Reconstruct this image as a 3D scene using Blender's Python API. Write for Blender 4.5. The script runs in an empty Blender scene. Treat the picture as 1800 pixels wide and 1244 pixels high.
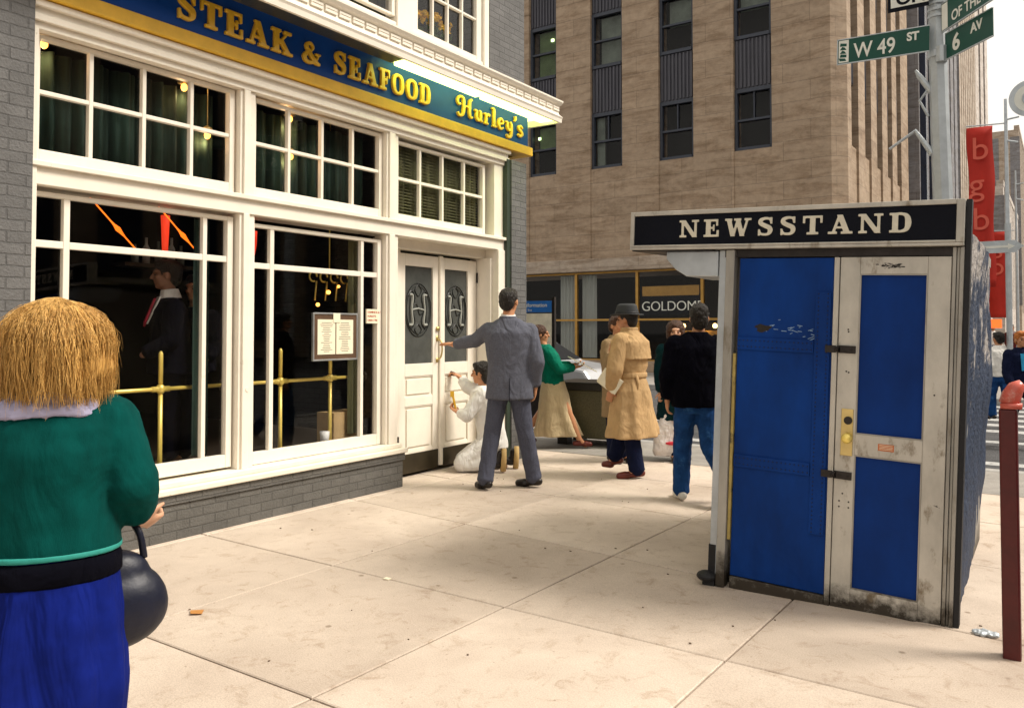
import bpy, math, random
import numpy as np
from mathutils import Vector, Matrix, noise
rnd = random.Random(7)
S = bpy.context.scene
COL = S.collection

# ---------------------------------------------------------------- camera, sky, sun, exposure
cam = bpy.data.objects.new('camera', bpy.data.cameras.new('camera'))
COL.objects.link(cam)
cam.location = (0, 0, 1.45)
cam.rotation_euler = (math.radians(91.6), 0, math.radians(34.3))
cam.data.sensor_width = 36; cam.data.lens = 28.5; cam.data.shift_y = -0.045
cam.data.clip_end = 3000; cam.data.clip_start = 0.05
S.camera = cam
SUN_EL, SUN_AZ = math.radians(50), math.radians(62)      # azimuth clockwise from +Y
world = bpy.data.worlds.new('World'); S.world = world; world.use_nodes = True
wn = world.node_tree; wn.nodes.clear()
sky = wn.nodes.new('ShaderNodeTexSky'); sky.sky_type = 'NISHITA'; sky.sun_disc = False
sky.sun_elevation = SUN_EL; sky.sun_rotation = SUN_AZ
sky.air_density = 1.0; sky.dust_density = 6.0; sky.ozone_density = 1.0
hs = wn.nodes.new('ShaderNodeHueSaturation'); hs.inputs['Saturation'].default_value = 0.25
tint = wn.nodes.new('ShaderNodeMix'); tint.data_type = 'RGBA'; tint.blend_type = 'MULTIPLY'
tint.inputs[0].default_value = 1.0; tint.inputs[7].default_value = (1.0, 0.92, 0.80, 1)
bg = wn.nodes.new('ShaderNodeBackground'); bg.inputs[1].default_value = 0.12
wo = wn.nodes.new('ShaderNodeOutputWorld')
wn.links.new(sky.outputs[0], hs.inputs['Color']); wn.links.new(hs.outputs[0], tint.inputs[6])
cloud = wn.nodes.new('ShaderNodeMix'); cloud.data_type = 'RGBA'; cloud.inputs[0].default_value = .62; cloud.inputs[7].default_value = (7.2, 6.8, 6.2, 1)   # bright overcast veil
wn.links.new(tint.outputs[2], cloud.inputs[6]); wn.links.new(cloud.outputs[2], bg.inputs[0]); wn.links.new(bg.outputs[0], wo.inputs[0])
sl = bpy.data.lights.new('sun', 'SUN'); sl.energy = 2.3; sl.angle = math.radians(17); sl.color = (1, .93, .83)
sun = bpy.data.objects.new('sun', sl); COL.objects.link(sun)
sd = Vector((math.sin(SUN_AZ)*math.cos(SUN_EL), math.cos(SUN_AZ)*math.cos(SUN_EL), math.sin(SUN_EL)))
sun.rotation_euler = (-sd).to_track_quat('-Z', 'Y').to_euler()
S.view_settings.view_transform = 'Standard'; S.view_settings.look = 'None'
S.view_settings.exposure = 0.72; S.view_settings.gamma = 1

# ---------------------------------------------------------------- materials
def nn(t, k, **kw):
    n = t.nodes.new(k)
    for a, b in kw.items(): setattr(n, a, b)
    return n
def mat(name, col, rough=.6, var=.18, scale=6, bump=.08, bscale=60, metal=0, stretch=(1,1,1), dirt=None, dscale=3, dcut=.62, spec=.4, coat=0, col2=None):
    m = bpy.data.materials.new(name); m.use_nodes = True; t = m.node_tree; t.nodes.clear()
    out = nn(t, 'ShaderNodeOutputMaterial'); b = nn(t, 'ShaderNodeBsdfPrincipled'); t.links.new(b.outputs[0], out.inputs[0])
    tc = nn(t, 'ShaderNodeTexCoord'); mp = nn(t, 'ShaderNodeMapping'); mp.inputs['Scale'].default_value = stretch
    t.links.new(tc.outputs['Object'], mp.inputs[0])
    n1 = nn(t, 'ShaderNodeTexNoise'); n1.inputs['Scale'].default_value = scale; n1.inputs['Detail'].default_value = 8; n1.inputs['Roughness'].default_value = .65
    t.links.new(mp.outputs[0], n1.inputs['Vector'])
    r = nn(t, 'ShaderNodeValToRGB'); e = r.color_ramp.elements; e[0].position = .3; e[1].position = .7
    c2 = col2 or tuple(min(1, c*(1+var)) for c in col)
    e[0].color = tuple(c*(1-var) for c in col)+(1,); e[1].color = tuple(c2)+(1,)
    t.links.new(n1.outputs[0], r.inputs[0]); cs = r.outputs[0]
    if dirt:
        n3 = nn(t, 'ShaderNodeTexNoise'); n3.inputs['Scale'].default_value = dscale; n3.inputs['Detail'].default_value = 10; n3.inputs['Roughness'].default_value = .7
        t.links.new(mp.outputs[0], n3.inputs['Vector'])
        r3 = nn(t, 'ShaderNodeValToRGB'); r3.color_ramp.elements[0].position = dcut; r3.color_ramp.elements[1].position = min(1, dcut+.1)
        t.links.new(n3.outputs[0], r3.inputs[0])
        mx = nn(t, 'ShaderNodeMix', data_type='RGBA'); t.links.new(r3.outputs[0], mx.inputs[0]); t.links.new(cs, mx.inputs[6]); mx.inputs[7].default_value = tuple(dirt)+(1,)
        cs = mx.outputs[2]
    t.links.new(cs, b.inputs['Base Color'])
    b.inputs['Roughness'].default_value = rough; b.inputs['Metallic'].default_value = metal
    b.inputs['Specular IOR Level'].default_value = spec; b.inputs['Coat Weight'].default_value = coat
    if bump:
        n2 = nn(t, 'ShaderNodeTexNoise'); n2.inputs['Scale'].default_value = bscale; n2.inputs['Detail'].default_value = 5
        t.links.new(mp.outputs[0], n2.inputs['Vector'])
        bp = nn(t, 'ShaderNodeBump'); bp.inputs['Strength'].default_value = min(1, bump*4); bp.inputs['Distance'].default_value = .01*max(.2, bump*10)
        t.links.new(n2.outputs[0], bp.inputs['Height']); t.links.new(bp.outputs[0], b.inputs['Normal'])
    return m
def emit(name, col, s):
    m = bpy.data.materials.new(name); m.use_nodes = True; t = m.node_tree
    b = t.nodes['Principled BSDF']; b.inputs['Base Color'].default_value = tuple(col)+(1,)
    b.inputs['Emission Color'].default_value = tuple(col)+(1,); b.inputs['Emission Strength'].default_value = s
    return m
def brick(name, col, plane='yz', w=.205, h=.068, bump=.75, mort=.74, var=.10, dirt=None):
    m = bpy.data.materials.new(name); m.use_nodes = True; t = m.node_tree; b = t.nodes['Principled BSDF']
    tc = nn(t, 'ShaderNodeTexCoord'); sp = nn(t, 'ShaderNodeSeparateXYZ'); cb = nn(t, 'ShaderNodeCombineXYZ')
    t.links.new(tc.outputs['Object'], sp.inputs[0])
    ad = nn(t, 'ShaderNodeMath', operation='ADD'); t.links.new(sp.outputs[0], ad.inputs[0]); t.links.new(sp.outputs[1], ad.inputs[1])
    t.links.new(ad.outputs[0], cb.inputs[0]); t.links.new(sp.outputs[2], cb.inputs[1])
    nz = nn(t, 'ShaderNodeTexNoise'); nz.inputs['Scale'].default_value = 9; t.links.new(tc.outputs['Object'], nz.inputs['Vector'])
    va = nn(t, 'ShaderNodeVectorMath', operation='SCALE'); va.inputs['Scale'].default_value = .012; t.links.new(nz.outputs['Color'], va.inputs[0])
    vb = nn(t, 'ShaderNodeVectorMath', operation='ADD'); t.links.new(va.outputs[0], vb.inputs[0]); t.links.new(cb.outputs[0], vb.inputs[1])
    br = nn(t, 'ShaderNodeTexBrick'); br.inputs['Scale'].default_value = 1; br.inputs['Brick Width'].default_value = w; br.inputs['Row Height'].default_value = h
    br.inputs['Mortar Size'].default_value = .006 if w < .5 else .014; br.inputs['Mortar Smooth'].default_value = .4
    br.inputs['Color1'].default_value = tuple(c*(1-var) for c in col)+(1,); br.inputs['Color2'].default_value = tuple(c*(1+var) for c in col)+(1,)
    br.inputs['Mortar'].default_value = tuple(c*mort for c in col)+(1,)
    t.links.new(vb.outputs[0], br.inputs['Vector'])
    n2 = nn(t, 'ShaderNodeTexNoise'); n2.inputs['Scale'].default_value = 5; n2.inputs['Detail'].default_value = 9; n2.inputs['Roughness'].default_value = .7
    t.links.new(tc.outputs['Object'], n2.inputs['Vector'])
    rr = nn(t, 'ShaderNodeMapRange'); rr.inputs['From Min'].default_value = .3; rr.inputs['From Max'].default_value = .7; rr.inputs['To Min'].default_value = .78; rr.inputs['To Max'].default_value = 1.12
    t.links.new(n2.outputs[0], rr.inputs[0])
    mx = nn(t, 'ShaderNodeVectorMath', operation='SCALE'); t.links.new(br.outputs[0], mx.inputs[0]); t.links.new(rr.outputs[0], mx.inputs['Scale'])
    t.links.new(mx.outputs[0], b.inputs['Base Color'])
    n3 = nn(t, 'ShaderNodeTexNoise'); n3.inputs['Scale'].default_value = 70; n3.inputs['Detail'].default_value = 4; t.links.new(tc.outputs['Object'], n3.inputs['Vector'])
    m1 = nn(t, 'ShaderNodeMath', operation='MULTIPLY_ADD'); t.links.new(br.outputs['Fac'], m1.inputs[0]); m1.inputs[1].default_value = -1; t.links.new(n3.outputs[0], m1.inputs[2])
    bp = nn(t, 'ShaderNodeBump'); bp.inputs['Strength'].default_value = bump; bp.inputs['Distance'].default_value = .008
    t.links.new(m1.outputs[0], bp.inputs['Height']); t.links.new(bp.outputs[0], b.inputs['Normal'])
    b.inputs['Roughness'].default_value = .75
    return m
def glass(name, tr=.8, refl=1.0, tint=(1,1,1)):
    m = bpy.data.materials.new(name); m.use_nodes = True; t = m.node_tree; t.nodes.clear()
    out = nn(t, 'ShaderNodeOutputMaterial'); tb = nn(t, 'ShaderNodeBsdfTransparent'); tb.inputs[0].default_value = tuple(c*tr for c in tint)+(1,)
    gl = nn(t, 'ShaderNodeBsdfGlossy'); gl.inputs['Roughness'].default_value = .02; gl.inputs[0].default_value = (refl, refl, refl, 1)
    lw = nn(t, 'ShaderNodeLayerWeight'); lw.inputs['Blend'].default_value = .5
    pw = nn(t, 'ShaderNodeMath', operation='POWER'); t.links.new(lw.outputs['Facing'], pw.inputs[0]); pw.inputs[1].default_value = 5
    fr = nn(t, 'ShaderNodeMath', operation='MULTIPLY_ADD'); t.links.new(pw.outputs[0], fr.inputs[0]); fr.inputs[1].default_value = .9; fr.inputs[2].default_value = .035
    mx = nn(t, 'ShaderNodeMixShader'); t.links.new(fr.outputs[0], mx.inputs[0]); t.links.new(tb.outputs[0], mx.inputs[1]); t.links.new(gl.outputs[0], mx.inputs[2])
    t.links.new(mx.outputs[0], out.inputs[0])
    return m

MT = dict(
 trim=mat('cream_paint', (.83,.77,.665), .45, .05, 5, .03, 25, dirt=(.55,.48,.36), dscale=11, dcut=.655),
 brickL=brick('painted_brick', (.125,.123,.122)), base=brick('painted_base_brick', (.115,.11,.10), dirt=None),
 ledge=mat('ledge_paint', (.80,.74,.62), .5, .08, 6, .06, 30, dirt=(.42,.36,.27), dscale=9, dcut=.66),
 greencorner=mat('dark_green_paint', (.03,.045,.03), .5),
 blue=mat('fascia_blue', (.003,.058,.31), .5, .15, 3, .02, 40, spec=.2), yellow=mat('fascia_yellow', (.72,.42,.03), .45, .14, 5, .03, 40),
 gold=mat('gold_letter', (.85,.50,.03), .32, .12, 14, .04, 60, spec=.6),
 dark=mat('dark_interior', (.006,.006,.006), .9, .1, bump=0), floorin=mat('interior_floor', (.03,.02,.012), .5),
 soffit=mat('soffit_panel', (.03,.035,.04), .4, .1), lit=emit('fluorescent_tube', (.80,1,.27), 2.9),
 glass=glass('window_glass', .96, .5), bankglass=glass('bank_glass', .93, .22), glassup=glass('upper_glass', .93, .6),
 curtain=mat('dark_green_curtain', (.025,.055,.042), .9, .6, 3, .05, 40, stretch=(1,5,.2)), curtain2=mat('olive_curtain', (.12,.12,.055), .9, .5, 3, .05, 40, stretch=(1,5,.2)),
 brass=mat('polished_brass', (.95,.72,.16), .3, .06, 8, 0, metal=.3, spec=.9), kick=mat('dark_kick_plate', (.045,.035,.02), .35, .2, 8, .03, 30, metal=.4),
 etch=mat('etched_glass', (.07,.075,.07), .25, .2, 7, .02, 50, spec=.6), etchp=mat('etched_pale', (.30,.31,.28), .35, .1, 30, 0), etchd=mat('etched_line', (.01,.012,.011), .4, .1, bump=0),
 bulb=emit('warm_bulb', (1,.42,.07), 3.2), orange=emit('orange_tube', (1,.16,.01), 1.3), redglow=emit('red_glow', (1,.06,.02), .45),
 paper=mat('paper', (.80,.74,.56), .8, .05, 20, 0), ink=mat('ink', (.10,.08,.06), .8, .1, bump=0), redink=mat('red_ink', (.45,.10,.05), .8, .1, bump=0),
 menuframe=mat('menu_frame', (.10,.055,.03), .5), metalframe=mat('pewter', (.50,.52,.52), .35, metal=.8), card=mat('cardboard', (.52,.36,.17), .85, .1, 10, .03),
 white=mat('white_plastic', (.82,.82,.80), .5, .05), flower=mat('yellow_flower', (.85,.50,.01), .7, .25, 20), leaf=mat('leaf', (.035,.075,.02), .6, .4, 20),
 stone=None,
 alu=mat('weathered_aluminium', (.50,.475,.42), .5, .22, 5, .06, 50, metal=.2, dirt=(.20,.16,.11), dscale=7, dcut=.57, stretch=(1,1,.45)),
 alupost=mat('dirty_aluminium_post', (.33,.315,.28), .5, .3, 5, .05, 50, metal=.25, dirt=(.16,.13,.09), dscale=6, dcut=.58, stretch=(1,1,.3)),
 kblue=mat('kiosk_blue_paint', (.001,.034,.195), .6, .42, 2.2, .03, 60, dirt=(.002,.018,.075), dscale=5, dcut=.64, spec=.15, stretch=(1,1,.45)), kblue2=mat('kiosk_blue_insert', (.001,.028,.17), .6, .3, 2.6, .02, 70, spec=.15, stretch=(1,1,.5)),
 kblack=mat('sign_black', (.004,.005,.010), .6, .2, spec=.12), kletter=mat('sign_letter_cream', (.66,.62,.50), .5, .1, 20, .03),
 iron=mat('dark_iron', (.035,.03,.028), .45, .3, 20, .06, metal=.7), brassdull=mat('dull_brass', (.62,.48,.20), .38, .12, 12, .03, metal=.8),
 chipped=mat('ochre_strip', (.42,.32,.10), .7, .25, 12, .1, dirt=(.06,.05,.03), dcut=.55, dscale=9), rubber=mat('black_rubber', (.01,.01,.012), .6),
 redsteel=mat('red_paint', (.075,.005,.005), .35, .25, 9, .05, 50, dirt=(.05,.01,.01), dcut=.6, dscale=9), pinkcap=mat('worn_red_cap', (.50,.10,.07), .25, .25, 8, .05, dirt=(.62,.45,.38), dcut=.55),
 galv=mat('galvanised_steel', (.46,.50,.53), .4, .15, 7, .04, metal=.35, dirt=(.18,.18,.18), dcut=.66), green=mat('sign_green', (.0,.062,.042), .5, .08, 4, 0), signwhite=mat('sign_white', (.75,.76,.70), .5, .05, bump=0),
 asphalt=mat('asphalt', (.075,.075,.078), .85, .3, 4, .2, 140), oldpave=None, gran=mat('brown_granite', (.075,.068,.035), .45, .4, 60, .05, 90), granrim=mat('dark_granite', (.02,.018,.015), .35, .3, 50),
 kerb=mat('kerb_stone', (.34,.33,.31), .75, .15, 12, .1), lane=mat('road_paint', (.40,.40,.39), .7, .2, 12, .05, dirt=(.12,.12,.12), dcut=.55, dscale=14),
 bronze=mat('bronze_mullion', (.42,.24,.06), .35, .15, metal=.6), wcurt=mat('white_drape', (.42,.45,.42), .9, .1, stretch=(8,1,.3)), banknight=mat('bank_interior', (.05,.03,.012), .8, .4, 2),
 banner=mat('red_banner', (.45,.022,.012), .8, .1, 3, .03), bannerlet=mat('banner_letter', (.66,.12,.08), .8, .1, bump=0),
 hair_d=mat('dark_hair', (.014,.010,.007), .45, .5, 40, .25, 120, stretch=(1,1,.2)), hair_b=mat('brown_hair', (.07,.028,.012), .5, .5, 40, .25, 120, stretch=(1,1,.2)),
 hair_y=mat('blond_hair', (.62,.29,.05), .42, .4, 24, .3, 60, stretch=(1.2,1.2,.12), col2=(.95,.58,.18)),
 skin=mat('skin', (.58,.32,.20), .5, .08, 12, .01), skind=mat('dark_skin', (.26,.12,.07), .45, .1, 12, .01), skino=mat('tanned_skin', (.52,.24,.12), .5, .08, 12, .01),
 eye=mat('dark_eye', (.02,.015,.01), .3, .1, bump=0),
 grey=mat('grey_suit_wool', (.105,.11,.138), .95, .2, 90, .04, 160, spec=.1), greyt=mat('grey_trouser_wool', (.075,.080,.11), .95, .2, 90, .04, 160, spec=.1), shirtw=mat('white_shirt', (.78,.76,.72), .8, .05, 8, .03, 40),
 black=mat('black_cloth', (.003,.003,.006), 1, .3, 8, .02, spec=.05), denim=mat('blue_denim', (.010,.050,.17), .9, .4, 9, .04, 120, dirt=(.035,.12,.28), dcut=.57, dscale=6, spec=.15), shoeblk=mat('black_leather', (.012,.008,.006), .3, .3), shoered=mat('oxblood_leather', (.12,.02,.012), .3, .3),
 trench=mat('tan_gabardine', (.46,.30,.145), .85, .15, 5, .03, 25, spec=.2), navy=mat('navy_cloth', (.006,.009,.03), .95, .2, spec=.1), hat=mat('grey_felt', (.035,.038,.042), .85, .2), hatband=mat('hat_band', (.01,.01,.012), .6),
 greenc=mat('green_blouse', (.0,.13,.08), .9, .2, spec=.15), beige=mat('beige_skirt', (.50,.39,.23), .9, .1, 6, .05, 30), teal=mat('dark_teal_coat', (.003,.022,.026), .95, .25, spec=.1), tealk=mat('teal_sweater', (.0,.052,.046), .95, .3, 10, .05, 260, spec=.1, stretch=(1,1,.4)),
 lilac=mat('lilac_collar', (.36,.34,.48), .8, .1, stretch=(1,1,8)), cobalt=mat('cobalt_skirt', (.003,.010,.13), .9, .35, 5, .02, 90, spec=.1), bagnavy=mat('navy_leather', (.004,.006,.018), .45, .3, 10, .05), overall=mat('white_overalls', (.74,.73,.70), .9, .06, 8, .03, 30),
 tan2=mat('tan_sole', (.45,.30,.12), .7), sneak=mat('white_sneaker', (.68,.66,.60), .6), plasticbag=mat('white_bag', (.78,.74,.72), .4, .06, 8, .1, 20), redmark=mat('bag_red', (.6,.03,.05), .5), brownbag=mat('brown_leather', (.035,.010,.008), .4, .3),
 cleat=mat('chrome', (.8,.8,.8), .2, metal=1, bump=0), reds=mat('red_tie', (.35,.01,.03), .6), bluep=mat('info_blue', (.02,.16,.55), .4), cream2=mat('info_cream', (.80,.76,.62), .6, bump=0),
 orangesign=emit('orange_signal', (1,.12,.02), 1.0), label=mat('orange_label', (.50,.14,.04), .6), litgreen=emit('ceiling_light', (.75,1,.45), 2.5), greenrefl=emit('green_reflection', (.35,1,.15), 1.6), warmlamp=emit('warm_lamp', (1,.62,.2), 5),
)
def stone_mat(name, col, cw=1.6, ch=.62):
    m = brick(name, col, w=cw, h=ch, bump=.25, mort=.72, var=.06); t = m.node_tree; b = t.nodes['Principled BSDF']
    src = b.inputs['Base Color'].links[0].from_socket
    tc = nn(t, 'ShaderNodeTexCoord'); mp = nn(t, 'ShaderNodeMapping'); mp.inputs['Scale'].default_value = (.5,.5,2.4)
    t.links.new(tc.outputs['Object'], mp.inputs[0])
    n = nn(t, 'ShaderNodeTexNoise'); n.inputs['Scale'].default_value = 1.3; n.inputs['Detail'].default_value = 9; n.inputs['Distortion'].default_value = .5; n.inputs['Roughness'].default_value = .72
    t.links.new(mp.outputs[0], n.inputs['Vector'])
    r = nn(t, 'ShaderNodeValToRGB'); e = r.color_ramp.elements; e[0].position = .34; e[0].color = (.62,.54,.46,1); e[1].position = .56; e[1].color = (1.08,1.06,1.05,1)
    t.links.new(n.outputs[0], r.inputs[0])
    mx = nn(t, 'ShaderNodeMix', data_type='RGBA', blend_type='MULTIPLY'); mx.inputs[0].default_value = 1
    t.links.new(src, mx.inputs[6]); t.links.new(r.outputs[0], mx.inputs[7]); t.links.new(mx.outputs[2], b.inputs['Base Color'])
    return m
MT['stone'] = stone_mat('limestone', (.35,.265,.185), 1.7, .62); MT['stonel'] = stone_mat('pale_limestone', (.40,.335,.27))
MT['stonew'] = stone_mat('white_stone', (.50,.46,.42)); MT['stoneg'] = stone_mat('grey_stone', (.20,.20,.215))
MT['navyg'] = mat('navy_glass', (.008,.014,.035), .15, .3, 2, 0, spec=.6); MT['wframe'] = mat('window_frame_bluegrey', (.035,.042,.06), .5)
MT['spandrel'] = mat('ribbed_spandrel', (.06,.06,.075), .55, .35, 2, .08, 40, stretch=(9,9,.4)); MT['blind'] = mat('window_blind', (.16,.19,.16), .8, .3, 2, 0)
MT['blindg'] = mat('green_blind', (.10,.15,.06), .8, .3, 2, 0)

def concrete():
    m = bpy.data.materials.new('sidewalk_concrete'); m.use_nodes = True; t = m.node_tree; b = t.nodes['Principled BSDF']
    tc = nn(t, 'ShaderNodeTexCoord'); geo = nn(t, 'ShaderNodeNewGeometry')
    def noi(s, d=8, ro=.6, dist=0):
        n = nn(t, 'ShaderNodeTexNoise'); n.inputs['Scale'].default_value = s; n.inputs['Detail'].default_value = d; n.inputs['Roughness'].default_value = ro; n.inputs['Distortion'].default_value = dist
        t.links.new(tc.outputs['Object'], n.inputs['Vector']); return n.outputs[0]
    def ramp(src, p0, c0, p1, c1):
        r = nn(t, 'ShaderNodeValToRGB'); e = r.color_ramp.elements; e[0].position = p0; e[0].color = c0; e[1].position = p1; e[1].color = c1; t.links.new(src, r.inputs[0]); return r.outputs[0]
    def mul(a, c, f=1):
        x = nn(t, 'ShaderNodeMix', data_type='RGBA', blend_type='MULTIPLY'); x.inputs[0].default_value = f; t.links.new(a, x.inputs[6]); t.links.new(c, x.inputs[7]); return x.outputs[2]
    c = ramp(noi(1.3, 10, .65, .4), .3, (.50,.415,.34,1), .7, (.68,.585,.49,1))
    c = mul(c, ramp(geo.outputs['Random Per Island'], 0, (.84,.82,.80,1), 1, (1.06,1.05,1.04,1)))
    c = mul(c, ramp(noi(160, 3), .35, (.80,.80,.80,1), .62, (1.06,1.06,1.06,1)))
    c = mul(c, ramp(noi(7, 12, .75, .8),   .32, (.74,.68,.62,1), .47, (1,1,1,1)))          # worn stains
    v = nn(t, 'ShaderNodeTexVoronoi'); v.inputs['Scale'].default_value = 3.1; v.inputs['Randomness'].default_value = 1; t.links.new(tc.outputs['Object'], v.inputs['Vector'])
    c = mul(c, ramp(v.outputs['Distance'], .035, (.45,.40,.34,1), .06, (1,1,1,1)), .8)      # gum spots
    v2 = nn(t, 'ShaderNodeTexVoronoi'); v2.inputs['Scale'].default_value = 13; t.links.new(tc.outputs['Object'], v2.inputs['Vector'])
    c = mul(c, ramp(v2.outputs['Distance'], .05, (.4,.34,.28,1), .085, (1,1,1,1)), .5)
    t.links.new(c, b.inputs['Base Color']); b.inputs['Roughness'].default_value = .8
    bp = nn(t, 'ShaderNodeBump'); bp.inputs['Strength'].default_value = .35; bp.inputs['Distance'].default_value = .004
    t.links.new(noi(90, 6), bp.inputs['Height']); t.links.new(bp.outputs[0], b.inputs['Normal'])
    return m
MT['rivet'] = mat('dark_rivet', (.001,.008,.05), .6, .2, bump=0)
MT['pave'] = concrete(); MT['joint'] = mat('joint_dirt', (.13,.09,.06), .9, .2)
MT['oldpave'] = mat('grey_pavement', (.28,.26,.235), .85, .22, 3, .12, 120, dirt=(.17,.155,.14), dscale=4, dcut=.6)

# ---------------------------------------------------------------- mesh helpers
class MB:
    def __init__(s): s.v = []; s.f = []
    def add(s, vs, fs):
        o = len(s.v); s.v += [tuple(v) for v in vs]; s.f += [tuple(i+o for i in f) for f in fs]; return s
    def box(s, x0, x1, y0, y1, z0, z1):
        vs = [(x,y,z) for x in (x0,x1) for y in (y0,y1) for z in (z0,z1)]
        return s.add(vs, [(0,1,3,2),(4,6,7,5),(0,4,5,1),(2,3,7,6),(0,2,6,4),(1,5,7,3)])
    def prism(s, pts, off):
        n = len(pts); off = Vector(off); vs = [Vector(p) for p in pts]; vs += [p+off for p in vs]
        return s.add(vs, [tuple(range(n))[::-1], tuple(range(n, 2*n))]+[(i, (i+1)%n, (i+1)%n+n, i+n) for i in range(n)])
    def tube(s, pts, rad, n=12, caps=True):
        pts = [Vector(p) for p in pts]; rad = rad if hasattr(rad, '__len__') else [rad]*len(pts); rings = []
        up = None
        for i, p in enumerate(pts):
            d = (pts[min(i+1, len(pts)-1)]-pts[max(i-1, 0)]).normalized()
            if up is None: up = d.orthogonal().normalized()
            up = (up-d*up.dot(d)).normalized(); w = d.cross(up)
            rings.append([p+(up*math.cos(a)+w*math.sin(a))*rad[i] for a in (2*math.pi*k/n for k in range(n))])
        vs = [v for r in rings for v in r]; fs = []
        for i in range(len(pts)-1):
            for k in range(n): fs.append((i*n+k, i*n+(k+1)%n, (i+1)*n+(k+1)%n, (i+1)*n+k))
        if caps: fs += [tuple(range(n))[::-1], tuple((len(pts)-1)*n+k for k in range(n))]
        return s.add(vs, fs)
    def ell(s, c, r, n=14, m=9, M=None):
        c = Vector(c); vs = []; fs = []
        for i in range(m+1):
            t = math.pi*i/m
            for k in range(n):
                a = 2*math.pi*k/n; p = Vector((r[0]*math.sin(t)*math.cos(a), r[1]*math.sin(t)*math.sin(a), r[2]*math.cos(t)))
                if M: p = M@p
                vs.append(c+p)
        for i in range(m):
            for k in range(n): fs.append((i*n+k, (i+1)*n+k, (i+1)*n+(k+1)%n, i*n+(k+1)%n))
        return s.add(vs, fs)
    def cap(s, a, b, ra, rb, n=12):                 # tapered capsule
        a = Vector(a); b = Vector(b); d = (b-a); L = d.length
        if L < 1e-5: return s.ell(a, (ra,)*3)
        d /= L; pts = []; rd = []
        for k in (85, 60, 30): t = math.radians(k); pts.append(a-d*ra*math.sin(t)); rd.append(ra*math.cos(t))
        pts.append(a); rd.append(ra); pts.append(b); rd.append(rb)
        for k in (30, 60, 85): t = math.radians(k); pts.append(b+d*rb*math.sin(t)); rd.append(rb*math.cos(t))
        return s.tube(pts, rd, n)
    def loft(s, rings, ang=0, n=24, fold=0, nf=9, ph=0):
        # rings: (centre, half-width, half-depth[, fold]) ; ang turns the width axis about z
        vs = []; 
        for ri, R in enumerate(rings):
            c, w, d = Vector(R[0]), R[1], R[2]; fo = R[3] if len(R) > 3 else fold; an = R[4] if len(R) > 4 else ang
            A = Vector((math.cos(an), math.sin(an), 0)); B = Vector((-math.sin(an), math.cos(an), 0))
            for k in range(n):
                t = 2*math.pi*k/n; q = 1+fo*math.sin(nf*t+ph+ri*.4)
                cx, sy = math.cos(t), math.sin(t); e = .85
                cx = math.copysign(abs(cx)**e, cx); sy = math.copysign(abs(sy)**e, sy)
                vs.append(c+A*w*cx*q+B*d*sy*q)
        fs = [tuple(range(n))[::-1], tuple((len(rings)-1)*n+k for k in range(n))]
        for i in range(len(rings)-1):
            for k in range(n): fs.append((i*n+k, i*n+(k+1)%n, (i+1)*n+(k+1)%n, (i+1)*n+k))
        return s.add(vs, fs)
    def uv(s, o, u, n, a0, a1, z0, z1, d0, d1):
        o, u, n = Vector(o), Vector(u), Vector(n); vs = [o+u*a+Vector((0,0,z))+n*d for a in (a0,a1) for d in (d0,d1) for z in (z0,z1)]
        return s.add(vs, [(0,1,3,2),(4,6,7,5),(0,4,5,1),(2,3,7,6),(0,2,6,4),(1,5,7,3)])
    def xf(s, M): s.v = [tuple(M@Vector(v)) for v in s.v]; return s
    def build(s, name, m, parent=None, smooth=False, bevel=0, voxel=0, sm=0, disp=None, sub=0):
        me = bpy.data.meshes.new(name); me.from_pydata(s.v, [], s.f); me.validate()
        o = bpy.data.objects.new(name, me); COL.objects.link(o)
        import bmesh
        b = bmesh.new(); b.from_mesh(me); bmesh.ops.recalc_face_normals(b, faces=b.faces); b.to_mesh(me); b.free()
        if voxel:
            r = o.modifiers.new('r', 'REMESH'); r.mode = 'VOXEL'; r.voxel_size = voxel; r.use_smooth_shade = True
            if sm: q = o.modifiers.new('s', 'SMOOTH'); q.iterations = sm; q.factor = .6
            if disp:
                tx = bpy.data.textures.new(name+'_folds', 'CLOUDS'); tx.noise_scale = disp[1]; tx.noise_depth = 2
                dm = o.modifiers.new('d', 'DISPLACE'); dm.texture = tx; dm.strength = disp[0]; dm.mid_level = .5; dm.texture_coords = 'LOCAL'
            bpy.context.view_layer.update(); dg = bpy.context.evaluated_depsgraph_get()
            nm = bpy.data.meshes.new_from_object(o.evaluated_get(dg)); o.modifiers.clear(); o.data = nm; nm.name = name; me = nm
        elif bevel:
            q = o.modifiers.new('b', 'BEVEL'); q.width = bevel; q.segments = 2; q.limit_method = 'ANGLE'
        me.materials.clear()
        for x in (m if isinstance(m, (list, tuple)) else [m]): me.materials.append(x if not isinstance(x, str) else MT[x])
        if smooth or voxel:
            for p in me.polygons: p.use_smooth = True
        if parent: o.parent = parent
        return o
def tag(o, label=None, cat=None, group=None, kind=None):
    if label: o['label'] = label
    if cat: o['category'] = cat
    if group: o['group'] = group
    if kind: o['kind'] = kind
    return o
def empty(name, label, cat, loc=(0,0,0), rz=0, group=None):
    o = bpy.data.objects.new(name, None); COL.objects.link(o); o.location = loc; o.rotation_euler = (0,0,rz); o.empty_display_size = .2
    return tag(o, label, cat, group)
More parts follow.
